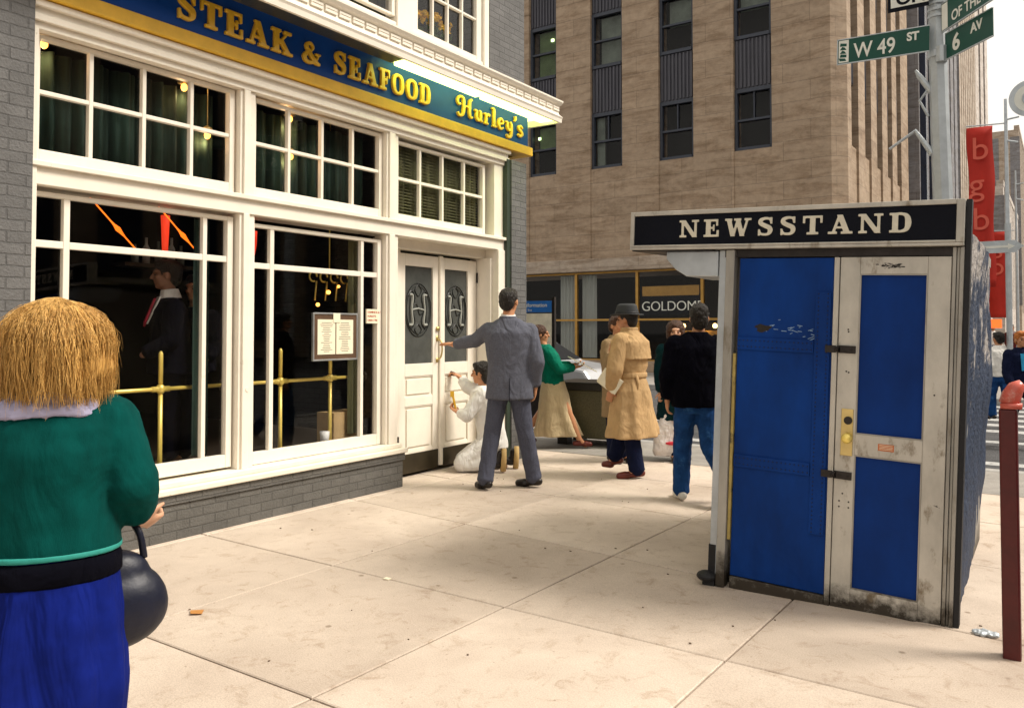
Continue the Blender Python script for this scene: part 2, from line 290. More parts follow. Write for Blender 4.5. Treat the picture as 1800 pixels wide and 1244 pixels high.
def text(s, o, u, n, size, m, parent, depth=.004, spacing=1, name='lettering', align='LEFT', off=0, sx=1):
    cu = bpy.data.curves.new('t', 'FONT'); cu.body = s; cu.size = size; cu.extrude = depth; cu.space_character = spacing; cu.align_x = align; cu.offset = off
    t = bpy.data.objects.new('t', cu); COL.objects.link(t); bpy.context.view_layer.update()
    me = bpy.data.meshes.new_from_object(t.evaluated_get(bpy.context.evaluated_depsgraph_get())); bpy.data.objects.remove(t)
    u, n = Vector(u), Vector(n); M = Matrix((u, Vector((0,0,1)), n)).transposed().to_4x4(); M.translation = Vector(o); me.transform(M @ Matrix.Diagonal((sx,1,1,1)))
    me.materials.clear(); me.materials.append(MT[m]); ob = bpy.data.objects.new(name, me); me.name = name; COL.objects.link(ob); ob.parent = parent
    return ob
def smoothpath(p, k=8):
    out = []; q = [p[0]]+list(p)+[p[-1]]
    for i in range(1, len(q)-2):
        for j in range(k):
            t = j/k; a, b, c, d = [np.array(x, float) for x in q[i-1:i+3]]
            out.append(.5*((2*b)+(-a+c)*t+(2*a-5*b+4*c-d)*t*t+(-a+3*b-3*c+d)*t**3))
    out.append(np.array(q[-2], float)); return out
# slab-serif glyphs: L = straight stroke (x0,y0,x1,y1,w), R = rectangle, P = curved stroke (points with width)
GL = {
 'N': (1.0, [('L',.16,0,.16,1,.13),('L',.18,1,.80,0,.25),('L',.84,0,.84,1,.13),('R',0,0,.36,.13),('R',-.02,.87,.26,1),('R',.64,.87,1.02,1)]),
 'E': (.82, [('L',.24,0,.24,1,.25),('R',0,.87,.74,1),('R',.63,.62,.74,1),('R',0,0,.78,.13),('R',.66,0,.78,.38),('R',.3,.45,.52,.56),('R',.47,.32,.56,.69)]),
 'W': (1.32,[('L',.18,1,.40,0,.23),('L',.42,0,.62,.9,.12),('L',.62,1,.86,0,.23),('L',.88,0,1.12,1,.12),('R',0,.87,.36,1),('R',.45,.87,.80,1),('R',.95,.87,1.30,1)]),
 'S': (.80, [('P',(.66,.72,.1),(.60,.90,.13),(.38,.94,.15),(.18,.85,.2),(.17,.68,.22),(.36,.55,.24),(.58,.42,.24),(.62,.25,.22),(.54,.10,.16),(.36,.06,.14),(.16,.12,.13),(.09,.30,.1)),('R',.62,.64,.72,1),('R',.04,0,.14,.36)]),
 'T': (.88, [('L',.44,0,.44,1,.25),('R',0,.87,.88,1),('R',0,.6,.11,1),('R',.77,.6,.88,1),('R',.18,0,.70,.13)]),
 'A': (1.02,[('L',.20,.05,.48,1,.13),('L',.48,1,.80,.05,.26),('R',.28,.28,.66,.39),('R',-.02,0,.38,.13),('R',.54,0,1.04,.13)]),
 'D': (.92, [('L',.24,0,.24,1,.25),('P',(.24,.935,.13),(.50,.935,.14),(.70,.82,.2),(.76,.5,.26),(.70,.18,.2),(.50,.065,.14),(.24,.065,.13)),('R',0,.87,.34,1),('R',0,0,.34,.13)]),
 'K': (1.0, [('L',.24,0,.24,1,.25),('L',.34,.38,.78,.93,.13),('L',.44,.58,.82,.06,.25),('R',0,.87,.46,1),('R',0,0,.46,.13),('R',.60,.87,.98,1),('R',.56,0,1.04,.13)]),
 'F': (.78, [('L',.24,0,.24,1,.25),('R',0,.87,.74,1),('R',.63,.6,.74,1),('R',0,0,.50,.13),('R',.3,.43,.52,.55),('R',.47,.30,.56,.68)]),
 'O': (.94, [('P',(.46,.94,.13),(.22,.84,.2),(.13,.5,.26),(.22,.16,.2),(.46,.06,.13),(.70,.16,.2),(.79,.5,.26),(.70,.84,.2),(.46,.94,.13),(.40,.93,.14))]),
 '&': (1.0, [('P',(.88,.50,.1),(.76,.26,.12),(.52,.06,.14),(.22,.06,.18),(.10,.24,.2),(.20,.44,.16),(.44,.60,.12),(.56,.78,.13),(.44,.95,.12),(.26,.88,.17),(.24,.70,.18),(.44,.42,.22),(.72,.12,.22),(.94,.06,.12)),('R',.70,.46,1.0,.56)]),
 'H': (1.22,[('P',(.20,.60,.10),(.08,.56,.12),(-.02,.72,.13),(.06,.92,.13),(.26,1.0,.13),(.44,.90,.16),(.46,.60,.19),(.44,.25,.19),(.32,.02,.14),(.12,-.02,.12),(.02,.10,.12)),('P',(1.10,1.02,.12),(.96,.94,.15),(.92,.6,.19),(.92,.25,.19),(1.0,.05,.14),(1.14,.08,.1)),('P',(.46,.52,.10),(.70,.56,.10),(.92,.50,.10))]),
 'u': (.66, [('P',(.02,.54,.1),(.16,.52,.14),(.17,.2,.19),(.28,.04,.13),(.44,.12,.12)),('P',(.40,.58,.1),(.50,.5,.17),(.50,.14,.19),(.62,.04,.1))]),
 'r': (.58, [('P',(.02,.54,.1),(.18,.5,.16),(.18,.04,.19)),('P',(.2,.38,.1),(.34,.56,.13),(.48,.52,.17)),('R',.04,-.02,.36,.08)]),
 'l': (.40, [('P',(.02,1.0,.1),(.18,.95,.17),(.18,.5,.19),(.2,.1,.18),(.34,.03,.1)),('R',.04,-.02,.36,.08)]),
 'e': (.60, [('P',(.10,.28,.11),(.46,.36,.1),(.44,.52,.12),(.28,.60,.13),(.12,.46,.17),(.10,.22,.19),(.24,.03,.15),(.48,.12,.1))]),
 'y': (.66, [('P',(.02,.54,.1),(.16,.52,.15),(.18,.26,.19),(.32,.10,.13),(.48,.2,.1)),('P',(.46,.60,.12),(.54,.4,.18),(.54,0,.19),(.44,-.24,.16),(.22,-.30,.13),(.14,-.18,.15))]),
 "'": (.26, [('P',(.14,1.02,.17),(.16,.9,.15),(.08,.76,.07))]),
 's': (.56, [('P',(.44,.50,.12),(.30,.60,.12),(.12,.52,.16),(.14,.38,.17),(.36,.26,.18),(.42,.12,.17),(.24,-.02,.13),(.06,.06,.13))]),
}
def slab(s, a0, z0, h, u, n, o, m, parent, width=None, depth=.02, voxel=.004, sm=1, gap=.14, name='lettering'):
    mb = MB(); adv = 0; tot = sum((GL[c][0]+gap) if c != ' ' else .55 for c in s)-gap
    kx = (width/(tot*h)) if width else 1
    for c in s:
        if c == ' ': adv += .55; continue
        for g in GL[c][1]:
            if g[0] == 'R': pts = [(g[1],g[2]),(g[3],g[2]),(g[3],g[4]),(g[1],g[4])]; mb.prism([(adv+x,0,y) for x, y in pts], (0,1,0))
            elif g[0] == 'L':
                _, x0, y0, x1, y1, w = g; dx = w/2
                mb.prism([(adv+x0-dx,0,y0),(adv+x0+dx,0,y0),(adv+x1+dx,0,y1),(adv+x1-dx,0,y1)], (0,1,0))
            else:
                sp = smoothpath(g[1:], 7)
                for i in range(len(sp)-1):
                    (x0,y0,w0), (x1,y1,w1) = sp[i], sp[i+1]; d = np.array([x1-x0, y1-y0]); L = np.hypot(*d)
                    if L < 1e-6: continue
                    nx, ny = -d[1]/L, d[0]/L; ex, ey = d/L*.03
                    mb.prism([(adv+x0-ex+nx*w0/2,0,y0-ey+ny*w0/2),(adv+x0-ex-nx*w0/2,0,y0-ey-ny*w0/2),(adv+x1+ex-nx*w1/2,0,y1+ey-ny*w1/2),(adv+x1+ex+nx*w1/2,0,y1+ey+ny*w1/2)], (0,1,0))
        adv += GL[c][0]+gap
    u, n, o = Vector(u), Vector(n), Vector(o)
    mb.v = [tuple(o+u*(a0+x*h*kx)+Vector((0,0,z0+z*h))+n*(y*depth)) for x, y, z in mb.v]
    return mb.build(name, m, parent, voxel=voxel, sm=sm)

# ================================================================ GROUND
gm = MB().add([(-400,-300,-.20),(400,-300,-.20),(400,1200,-.20),(-400,1200,-.20)], [(0,1,2,3)]); tag(gm.build('ground', 'asphalt'), kind='structure')
rd = MB().add([(-200,9.9,-.15),(0.35,9.9,-.15),(.35,20.2,-.15),(-200,20.2,-.15)], [(0,1,2,3)]); tag(rd.build('road', 'asphalt'), kind='structure')
av = MB().add([(.351,-60,-.15),(18,-60,-.15),(18,400,-.15),(.351,400,-.15)], [(0,1,2,3)]); tag(av.build('avenue', 'asphalt'), kind='structure')
bs = MB().box(-60, .15, -40, 9.7, -.2, -.012); tag(bs.build('pavement_base', 'joint'), kind='structure')
xs = [-7.6,-6.33,-5.06,-3.77,-2.46,-1.26,.0]; ys = [-6.6,-5.33,-4.06,-2.8,-1.55,-.3,.97,2.235,3.53,4.71,6.0,7.25,8.5]
def gp(i, j):
    x, y = xs[i], ys[j]
    sl = {9:-.115, 10:-.1, 11:-.07, 8:-.015}.get(j, 0)
    return x+(y-3.5)*.018, y+sl*(x+2.4)
sw = MB(); g = .0048
for i in range(len(xs)-1):
    for j in range(len(ys)-1):
        q = [gp(i,j), gp(i+1,j), gp(i+1,j+1), gp(i,j+1)]; cx = sum(p[0] for p in q)/4; cy = sum(p[1] for p in q)/4
        ins = lambda p, k: (p[0]+math.copysign(k, cx-p[0]), p[1]+math.copysign(k, cy-p[1]))
        dz = rnd.uniform(-.0015, .0015)
        b0 = [ins(p, g)+(-.012,) for p in q]; b1 = [ins(p, g)+(-.004+dz,) for p in q]; b2 = [ins(p, g+.006)+(dz,) for p in q]
        sw.add(b0+b1+b2, [(8,9,10,11)]+[(k, (k+1)%4, (k+1)%4+4, k+4) for k in range(4)]+[(k+4, (k+1)%4+4, (k+1)%4+8, k+8) for k in range(4)])
tag(sw.build('sidewalk', 'pave'), kind='structure')
ow = MB().box(-60, .0, 8.36, 9.7, -.15, .004).box(-60, -7.4, 7.9, 8.36, -.15, .003); tag(ow.build('side_street_pavement', 'oldpave'), kind='structure')
kb = MB().box(-60, .15, 9.705, 9.88, -.2, .008).box(.155, .34, -60, 9.88, -.2, .008).box(-60, .34, 20.2, 20.36, -.2, 0).box(.155, .34, 20.37, 300, -.2, 0)
tag(kb.build('kerb', 'kerb', bevel=.015), kind='structure')
fw = MB().box(-60, .15, 20.365, 300, -.2, -.008); tag(fw.build('far_sidewalk', 'oldpave'), kind='structure')
cw = MB()
for y0 in (11.2, 13.4): cw.add([(-14,y0,-.146),(.3,y0,-.146),(.3,y0+.28,-.146),(-14,y0+.28,-.146)], [(0,1,2,3)])
for k in range(6): cw.add([(-2.2+.0,14.8+k*.95,-.145),(.3,14.8+k*.95,-.145),(.3,15.2+k*.95,-.145),(-2.2,15.2+k*.95,-.145)], [(0,1,2,3)])
tag(cw.build('crosswalk_marking', 'lane'), kind='structure')

# ================================================================ RESTAURANT
RO, RU, RN = (-5.22,0,0), (0,1,0), (1,0,0)
rest = empty('restaurant_building', 'corner restaurant with cream window frames, grey painted brick and a blue and yellow sign', 'restaurant', (0,0,0))
Y0, Y1 = 2.40, 7.86
wl = MB()
wl.box(-5.6, -5.12, -6, 2.385, 0, 3.45)                       # left pier
wl.box(-5.6, -5.12, 7.50, 7.80, 0, 3.37)                      # corner pier
wl.box(-5.3, -5.125, -6, 2.385, 3.45, 9).box(-5.6, -5.15, 7.12, 7.80, 4.02, 9)
wl.box(-5.3, -5.16, 2.385, 7.115, 6.4, 9)
wl.box(-16, -5.6, 7.55, 7.80, 0, 9).box(-16, -15.8, -6, 7.55, 0, 9).box(-16, -5.3, -6.2, -6, 0, 9)
wl.build('brick_wall', 'brickL', rest)
MB().box(-16, -5.35, -5.9, 7.5, 8.6, 8.8).build('roof', 'soffit', rest)
MB().box(-5.58, -5.135, 7.432, 7.497, 0, 3.37).build('corner_strip', 'greencorner', rest)
MB().box(-5.6, -5.12, 2.39, 5.70, 0, .245).box(-5.6, -5.105, 2.39, 5.715, .248, .315).build('brick_base', 'base', rest, bevel=.004)
MB().box(-5.5, -5.08, 2.39, 5.73, .318, .36).box(-5.5, -5.13, 2.39, 5.70, .36, .40).build('ledge', 'ledge', rest, bevel=.008)
# interior room
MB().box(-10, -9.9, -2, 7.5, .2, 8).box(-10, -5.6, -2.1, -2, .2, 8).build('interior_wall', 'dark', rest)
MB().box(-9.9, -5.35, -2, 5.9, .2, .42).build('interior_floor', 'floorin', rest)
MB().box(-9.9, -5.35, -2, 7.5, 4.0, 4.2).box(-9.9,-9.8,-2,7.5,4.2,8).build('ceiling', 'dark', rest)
# timber trim: mullions, beams, mouldings
t = MB()
def T(a0, a1, z0, z1, d0, d1): t.uv(RO, RU, RN, a0, a1, z0, z1, d0, d1)
T(2.39, 2.43, .40, 3.30, -.12, .06)
for a, b in ((3.92, 4.06), (5.54, 5.70)): T(a, b, .40, 2.345, -.12, .03); T(a, b, 2.49, 3.30, -.12, .03); T(a+.025, b-.06, .40, 2.345, .03, .05); T(a+.025, b-.06, 2.49, 3.30, .03, .05)
T(7.26, 7.43, 2.49, 3.30, -.2, .03); T(7.30, 7.43, 0, 2.345, -.3, .06)
T(2.39, 7.43, 2.345, 2.455, -.2, .045); T(2.39, 7.47, 2.455, 2.488, -.2, .075)
T(2.39, 7.47, 3.30, 3.345, -.15, .05); T(2.39, 7.49, 3.345, 3.385, -.15, .078); T(2.39, 7.49, 3.385, 3.43, -.15, .06); T(2.39, 7.50, 3.43, 3.47, -.15, .095)
T(5.70, 7.30, 2.25, 2.345, -.3, -.12)                        # door head
t.build('window_surround', 'trim', rest, bevel=.004)
MB().uv(RO, RU, RN, 7.255, 7.30, 0, 2.25, -.3, -.02).build('door_jamb', 'trim', rest, bevel=.004); MB().uv(RO, RU, RN, 5.70, 5.98, 0, 2.25, -.30, -.19).build('door_jamb', 'trim', rest, bevel=.004)

def sash(a0, a1, z0, z1, vm, hm, d=-.03, fr=.045, mw=.018, botr=.0, curt=None, gl='glass', nm='window', thick=.045, curx=-.30):
    f = MB()
    f.uv(RO, RU, RN, a0-fr, a0, z0-botr-fr*.5, z1+fr*.6, d-thick, d+.012); f.uv(RO, RU, RN, a1, a1+fr, z0-botr-fr*.5, z1+fr*.6, d-thick, d+.012)
    f.uv(RO, RU, RN, a0, a1, z1, z1+fr*.6, d-thick, d+.012); f.uv(RO, RU, RN, a0, a1, z0-botr-fr*.5, z0, d-thick, d+.010)
    hs_ = sorted(hm)
    for y, w in vm: f.uv(RO, RU, RN, y-w/2, y+w/2, z0, z1, d-thick*.8, d+.006)
    for z, w in hm:
        ed = [a0]+[v for y, q in sorted(vm) for v in (y-q/2, y+q/2)]+[a1]
        for k in range(0, len(ed), 2): f.uv(RO, RU, RN, ed[k], ed[k+1], z-w/2, z+w/2, d-thick*.8, d+.004)
    w = f.build(nm, 'trim', rest, bevel=.0035)
    MB().uv(RO, RU, RN, a0-.01, a1+.01, z0-.01, z1+.01, d-.030, d-.026).build('pane', gl, w)
    if curt:
        cm = MB(); N = int((a1-a0)*90); vs = []
        for i in range(N+1):
            y = a0-.03+(a1-a0+.06)*i/N; x = curx+.028*math.sin(y*46+math.sin(y*9)*2)+.012*math.sin(y*97)
            vs += [(-5.22+x, y, z0-.02), (-5.22+x*1.01, y, z1+.02)]
        cm.add(vs, [(2*i, 2*i+2, 2*i+3, 2*i+1) for i in range(N)])
        c = cm.build('curtain', curt, w, smooth=True); so = c.modifiers.new('s', 'SOLIDIFY'); so.thickness = .004
    return w
sash(2.475, 3.86, 2.575, 3.265, [(2.80,.028),(3.17,.028),(3.54,.028)], [(2.935,.028)], botr=.05, curt='curtain')
sash(4.105, 5.49, 2.575, 3.255, [(4.44,.028),(4.80,.028),(5.16,.028)], [(2.925,.028)], botr=.05, curt='curtain')
sash(5.755, 7.11, 2.565, 3.235, [(6.08,.028),(6.43,.028),(6.79,.028)], [(2.905,.028)], botr=.05, curt='curtain2', curx=-.14)
sash(2.45, 3.85, .515, 2.285, [(2.655,.04),(3.66,.035)], [(1.99,.045)], botr=.07, fr=.05)
sash(4.10, 5.475, .50, 2.26, [(4.275,.04),(5.285,.035)], [(1.96,.045)], botr=.07, fr=.05)
# side drapes inside the two large windows, slats behind the right transom
for (a, b, x, nm_) in ((3.70,3.86,-.24,'curtain'),(5.33,5.50,-.24,'curtain2')):
    cm = MB(); vs = []; N = 16
    for i in range(N+1):
        y = a+(b-a)*i/N; xx = -5.22+x+.02*math.sin(y*60); vs += [(xx,y,.5),(xx,y,2.3)]
    cm.add(vs, [(2*i,2*i+2,2*i+3,2*i+1) for i in range(N)]); cm.build('side_drape', nm_, rest, smooth=True)
bl = MB()
for k in range(22): bl.uv(RO, RU, RN, 5.76, 7.10, 2.58+k*.03, 2.588+k*.03, -.090, -.087)
bl.build('blind', 'curtain2', rest)
# upper storey windows
sash(2.6, 4.1, 4.44, 6.1, [(3.0,.03),(3.4,.03),(3.75,.03)], [(4.85,.03),(5.3,.03)], d=.02, gl='glassup', curt='curtain2', curx=-.4)
sash(4.35, 5.60, 4.44, 6.1, [(4.66,.03),(4.97,.03),(5.28,.03)], [(4.85,.03),(5.3,.03)], d=.02, gl='glassup', curt='curtain2', curx=-.4)
sash(5.97, 6.93, 4.40, 6.1, [(6.21,.022),(6.45,.022),(6.69,.022)], [(4.80,.022),(5.2,.022),(5.6,.022)], d=.02, fr=.09, gl='glassup')
u2 = MB().uv(RO, RU, RN, 5.65, 5.88, 4.15, 6.2, -.1, .06).uv(RO, RU, RN, 4.155, 4.30, 4.15, 6.2, -.1, .06).uv(RO, RU, RN, 2.385, 2.55, 4.15, 6.2, -.1, .06).uv(RO, RU, RN, 7.03, 7.115, 4.15, 6.2, -.1, .065).uv(RO, RU, RN, 2.385, 7.115, 6.2, 6.4, -.1, .09).uv(RO, RU, RN, 2.385, 7.115, 4.15, 4.36, -.1, .045)
u2.build('upper_surround', 'trim', rest, bevel=.005)
MB().box(-6.6, -6.5, 2.3, 7.4, 4.3, 6.4).build('room_back', 'curtain2', rest)
# fascia, stripe, lettering
fa = MB().box(-5.3, -5.125, 1.2, 7.84, 3.575, 3.93).build('sign_board', 'blue', rest, bevel=.003)
MB().box(-5.3, -5.095, 1.2, 7.90, 3.475, 3.573).box(-15, -5.3, 7.8, 7.90, 3.475, 3.573).build('sign_stripe', 'yellow', fa, bevel=.006)
MB().box(-15, -5.3, 7.78, 7.84, 3.575, 3.93).build('side_sign_board', 'blue', fa)
SO = (-5.125,0,0)
slab('STEAK', 3.32, 3.645, .190, RU, RN, SO, 'gold', fa, width=1.02, depth=.028, voxel=.0042)
slab('&', 4.455, 3.650, .175, RU, RN, SO, 'gold', fa, width=.19, depth=.028, voxel=.0042)
slab('SEAFOOD', 4.80, 3.645, .195, RU, RN, SO, 'gold', fa, width=1.27, depth=.028, voxel=.0042)
slab("Hurley's", 6.50, 3.665, .195, RU, RN, SO, 'gold', fa, width=1.22, depth=.028, voxel=.0042, gap=.10)
# cornice: profile swept along the front and returned round the corner
pr = [(-5.3,3.935),(-5.10,3.935),(-5.10,3.955),(-4.80,3.955),(-4.80,3.845),(-4.76,3.838),(-4.755,3.88),(-4.745,3.90),(-4.785,3.935),(-4.795,3.965),(-4.795,4.025),(-4.76,4.045),(-4.74,4.07),(-4.74,4.088),(-5.3,4.10)]
co = MB(); k = len(pr); vs = []
for yy in (-3.0,): vs += [(x, yy, z) for x, z in pr]
vs += [(x, 7.84+(x+5.125)*.42, z) for x, z in pr]
vs += [(-15, 7.84+(x+5.125)*.42, z) for x, z in pr]
co.add(vs, [(i, i+1, i+1+k, i+k) for i in range(k-1)]+[(i+k, i+1+k, i+1+2*k, i+2*k) for i in range(k-1)])
cor = co.build('cornice', 'trim', rest)
dn = MB()
y = 2.0
while y < 8.0:
    dn.box(-4.794, -4.779, y, y+.125, 3.972, 3.993).box(-4.794, -4.779, y, y+.125, 4.001, 4.020); dn.box(-4.794, -4.776, y, y+.010, 3.9935, 4.0005); y += .15
dn.build('dentil_band', 'trim', cor)
lp = MB()
for a, b in ((5.45, 6.72), (6.76, 7.98)): lp.box(-5.02, -4.815, a, b-.04, 3.865, 3.95)
lp.build('light_panel', 'lit', cor)
MB().box(-5.30,-5.10, 7.86, 7.92, 3.90, 3.932).build('corner_light_panel', 'lit', cor)
sp = MB()
for a, b in ((-2.9,-.6),(-.55,1.45),(1.5,3.45),(3.5,5.40)): sp.box(-5.02, -4.815, a, b, 3.875, 3.953)
sp.build('unlit_soffit_panel', 'soffit', cor)
# doors
def door(a0, a1, hinge_left):
    d = MB(); O = (-5.42,0,0); U_ = lambda *q: d.uv(O, RU, RN, *q)
    ga, gb = (a0+.075, a1-.085) if hinge_left else (a0+.03+.02, a1-.15)
    U_(a0, ga, .22, 2.22, -.04, 0); U_(gb, a1, .22, 2.22, -.04, 0); U_(ga, gb, 2.10, 2.22, -.04, 0); U_(ga, gb, .99, 1.115, -.04, 0); U_(ga, gb, .69, .78, -.04, 0); U_(ga, gb, .22, .255, -.04, 0)
    for z0, z1 in ((.78,.99),(.255,.69)):
        U_(ga, gb, z0, z1, -.03, -.018); U_(ga+.035, gb-.035, z0+.03, z1-.03, -.018, -.004)
        U_(ga, gb, z1-.012, z1, -.018, -.006); U_(ga, gb, z0, z0+.012, -.018, -.006)
    D = d.build('door', 'trim', rest, bevel=.004)
    k = MB().uv(O, RU, RN, a0, a1, .03, .218, -.04, .004).build('kick_plate', 'kick', D, bevel=.002)
    p = MB().uv(O, RU, RN, ga, gb, 1.115, 2.10, -.028, -.020).build('etched_pane', 'etch', D)
    cy, cz = (ga+gb)/2, 1.66; rw = (gb-ga)*.46
    e = MB()
    for rr_, th in ((1.0,.009),(.90,.005)):
        pts = [(-5.437, cy+rw*rr_*math.cos(q), cz+.27*rr_*math.sin(q)) for q in [2*math.pi*i/36 for i in range(37)]]; e.tube(pts, th*.6, 6)
    for w, ro in ((.045,0),):                     # scrolled monogram
        for sgn in (-1, 1):
            sp_ = [(sgn*.16,.14),(sgn*.10,.19),(sgn*.05,.12),(sgn*.085,0),(sgn*.05,-.12),(sgn*.11,-.19),(sgn*.17,-.13)]
            e.tube([(-5.437, cy+x, cz+z) for x, z in smoothpath(sp_, 6)], .006, 6)
            sp_ = [(sgn*.12,.12),(sgn*.125,0),(sgn*.12,-.12)]; e.tube([(-5.437, cy+x, cz+z) for x, z in smoothpath(sp_, 4)], .005, 6)
        e.tube([(-5.437, cy+x, cz+z) for x, z in smoothpath([(-.10,.02),(-.03,.06),(0,0),(.03,-.05),(.10,-.01)], 6)], .006, 6)
        e.tube([(-5.437, cy+x, cz+z) for x, z in smoothpath([(0,.26),(-.05,.2),(0,.14),(.05,.2),(0,.26)], 6)], .006, 6)
        e.tube([(-5.437, cy+x, cz+z) for x, z in smoothpath([(0,-.14),(-.05,-.2),(0,-.25),(.05,-.2),(0,-.14)], 6)], .006, 6)
    e.build('etched_line', 'etchd', p)
    f = MB()
    for sgn in (-1, 1):
        f.tube([(-5.4385, cy+x, cz+z) for x, z in smoothpath([(sgn*.13,.15),(sgn*.085,.14),(sgn*.10,0),(sgn*.085,-.14),(sgn*.14,-.15)], 6)], [.014]*25, 6)
    f.tube([(-5.4385, cy-.09, cz+.0),(-5.4385, cy, cz+.015),(-5.4385, cy+.09, cz)], .010, 6)
    f.build('etched_monogram', 'etchp', p)
    return D, (cy, cz)
DL, cL = door(5.985, 6.575, True); DR, cR = door(6.635, 7.235, False)
MB().box(-5.43, -5.395, 6.580, 6.630, .05, 2.23).build('astragal', 'trim', DR, bevel=.006)
hd = MB().tube(smoothpath([(-5.41,6.555,1.36),(-5.365,6.555,1.34),(-5.35,6.555,1.26),(-5.365,6.555,1.18),(-5.40,6.555,1.15)], 6), .009, 8).uv((-5.42,0,0), RU, RN, 6.538, 6.572, 1.12, 1.17, 0, .006).uv((-5.42,0,0), RU, RN, 6.538, 6.572, 1.34, 1.40, 0, .006).tube([(-5.42,6.555,1.47),(-5.40,6.555,1.47)], .022, 12)
hd.build('handle', 'brassdull', DL, smooth=True)
for z in (.5, 1.35, 1.98): MB().uv((-5.42,0,0), RU, RN, 7.232, 7.25, z, z+.11, 0, .012).build('hinge', 'iron', DR)
MB().tube(smoothpath([(-5.455,6.34,1.60),(-5.455,6.34,1.72),(-5.455,6.40,1.71),(-5.455,6.40,1.66),(-5.455,6.35,1.65),(-5.455,6.42,1.58)], 5), .007, 6).build('neon_reflection', 'greenrefl', DL)  # glowing tube drawn in place of a green neon reflection in the door glass
MB().tube([(-5.19,3.99,1.0),(-5.165,3.99,1.0)], .017, 12).build('bell_push', 'trim', rest)

# things in / on the restaurant windows
def rail(lab, ys_, y0, y1):
    r = empty('brass_rail', lab, 'brass rail', (-5.5, (y0+y1)/2, .42), group='brass rails inside the windows'); c = Vector((-5.5, (y0+y1)/2, .42))
    for y in ys_:
        p = MB().tube([Vector((-5.5,y,z))-c for z in (.42,.55,.98)], [.020,.017,.017], 12).tube([Vector((-5.5,y,z))-c for z in (1.06,1.28,1.30)], [.017,.017,.006], 12)
        p.tube([Vector((-5.5,y,z))-c for z in (.42,.435)], .04, 14); p.build('post', 'brass', r, smooth=True)
        MB().ell(Vector((-5.5,y,1.02))-c, (.034,.034,.040)).tube([Vector((-5.5,y-.07,1.02))-c, Vector((-5.5,y+.07,1.02))-c], .022, 12).build('joint_ball', 'brass', r, smooth=True)
    MB().tube([Vector((-5.5,y0,1.02))-c, Vector((-5.5,y1,1.02))-c], .015, 12).build('rail', 'brass', r, smooth=True)
    MB().tube([Vector((-5.5,y1,1.02))-c, Vector((-5.5,y1+.015,1.02))-c], .045, 14).build('flange', 'kick', r)
rail('polished brass rail with two posts standing inside the left shop window', (2.944, 3.478), 2.6, 4.0)
rail('polished brass rail with two posts standing inside the window that holds the menu', (4.58, 5.143), 4.05, 5.55)
def pendant(y, z, x, lab):
    r = empty('pendant_lamp', lab, 'lamp', (x,y,z), group='pendant lamps glowing behind the transom windows')
    MB().ell((0,0,0), (.024,.024,.030)).build('bulb', 'bulb', r, smooth=True)
    MB().tube([(0,0,.03),(0,0,.06),(0,0,.075)], [.05,.03,.008], 14).tube([(0,0,.07),(0,0,4.0-z)], .004, 6).build('lamp_shade', 'brassdull', r, smooth=True)
    pl = bpy.data.lights.new('lamp_light', 'POINT'); pl.energy = .8; pl.color = (1,.6,.28); pl.shadow_soft_size = .03; lo = bpy.data.objects.new('lamp_light', pl); COL.objects.link(lo); lo.parent = r; lo.location = (-.05,0,-.05)
for y, z, lab in ((2.586,3.30,'small glowing pendant lamp at the far left edge of the left transom window'),(3.597,3.27,'small glowing pendant lamp in the upper row of the left transom window, third pane'),(3.80,2.95,'small glowing pendant lamp low in the rightmost column of the left transom window'),(4.60,3.25,'small glowing pendant lamp in the upper left pane of the middle transom window'),(4.61,2.93,'small glowing pendant lamp in the lower left pane of the middle transom window')): pendant(y, z, -5.43, lab)
mf = empty('menu_board', 'framed two page menu fixed on the glass of the middle shop window', 'menu', (-5.256,4.97,1.40))
MB().box(-.012,.008,-.255,.255,-.20,.19).build('backing', 'menuframe', mf)
MB().box(-.01,.014,-.262,-.247,-.21,.20).box(-.01,.014,.247,.262,-.21,.20).box(-.01,.014,-.247,.247,-.21,-.196).box(-.01,.014,-.247,.247,.188,.202).build('frame', 'metalframe', mf, bevel=.002)
for a, b in ((-.21,-.008),(.004,.205)):
    pg = MB().box(.009,.0115,a,b,-.155,.145).build('menu_page', 'paper', mf); ln = MB()
    for k in range(17):
        w = rnd.uniform(.35,.9); c_ = (a+b)/2; h_ = (b-a)/2*.8*w; ln.box(.0116,.0122,c_-h_,c_+h_,.115-k*.0155,.119-k*.0155)
    ln.build('print', 'ink', pg)
MB().box(.012,.016,-.035,.045,.12,.20).build('clip', 'paper', mf)
st = empty('notice_sticker', 'small paper notice with dark lettering on the right pane of the menu window', 'notice', (-5.24,5.40,1.58))
MB().box(-.004,.012,-.07,.08,-.065,.065).build('sheet', 'paper', st)
for s_, z in (('DOMINICK & 7',.028),("HURLEY'S",-.008),('OPEN 7 PM',-.046)): text(s_, (.0125,-.062,z), RU, RN, .026, 'redink', st, depth=.0006, name='print', spacing=.95, off=.0006)
tag(MB().box(-5.72,-5.50,5.19,5.55,.42,.70).box(-5.505,-5.495,5.36,5.363,.60,.70).build('cardboard_box', 'card', bevel=.004), 'open brown cardboard box standing inside the window beside the brass rail', 'box')
tag(MB().tube([(-5.52,5.10,.42),(-5.52,5.10,.545)], [.034,.045], 16).build('paper_cup', 'white', smooth=True), 'white cup standing on the floor inside the menu window', 'cup')
def otube(p0, p1, lab):
    p0, p1 = Vector(p0), Vector(p1); n = 14; pts = [p0.lerp(p1, i/n) for i in range(n+1)]; rd_ = [.005+.014*math.exp(-((i/n-.58)/.07)**2) for i in range(n+1)]
    tag(MB().tube(pts, rd_, 8).build('glowing_tube', 'orange', smooth=True), lab, 'light', 'orange glowing tubes behind the left window')  # slim emissive orange rod with a bulge past its middle
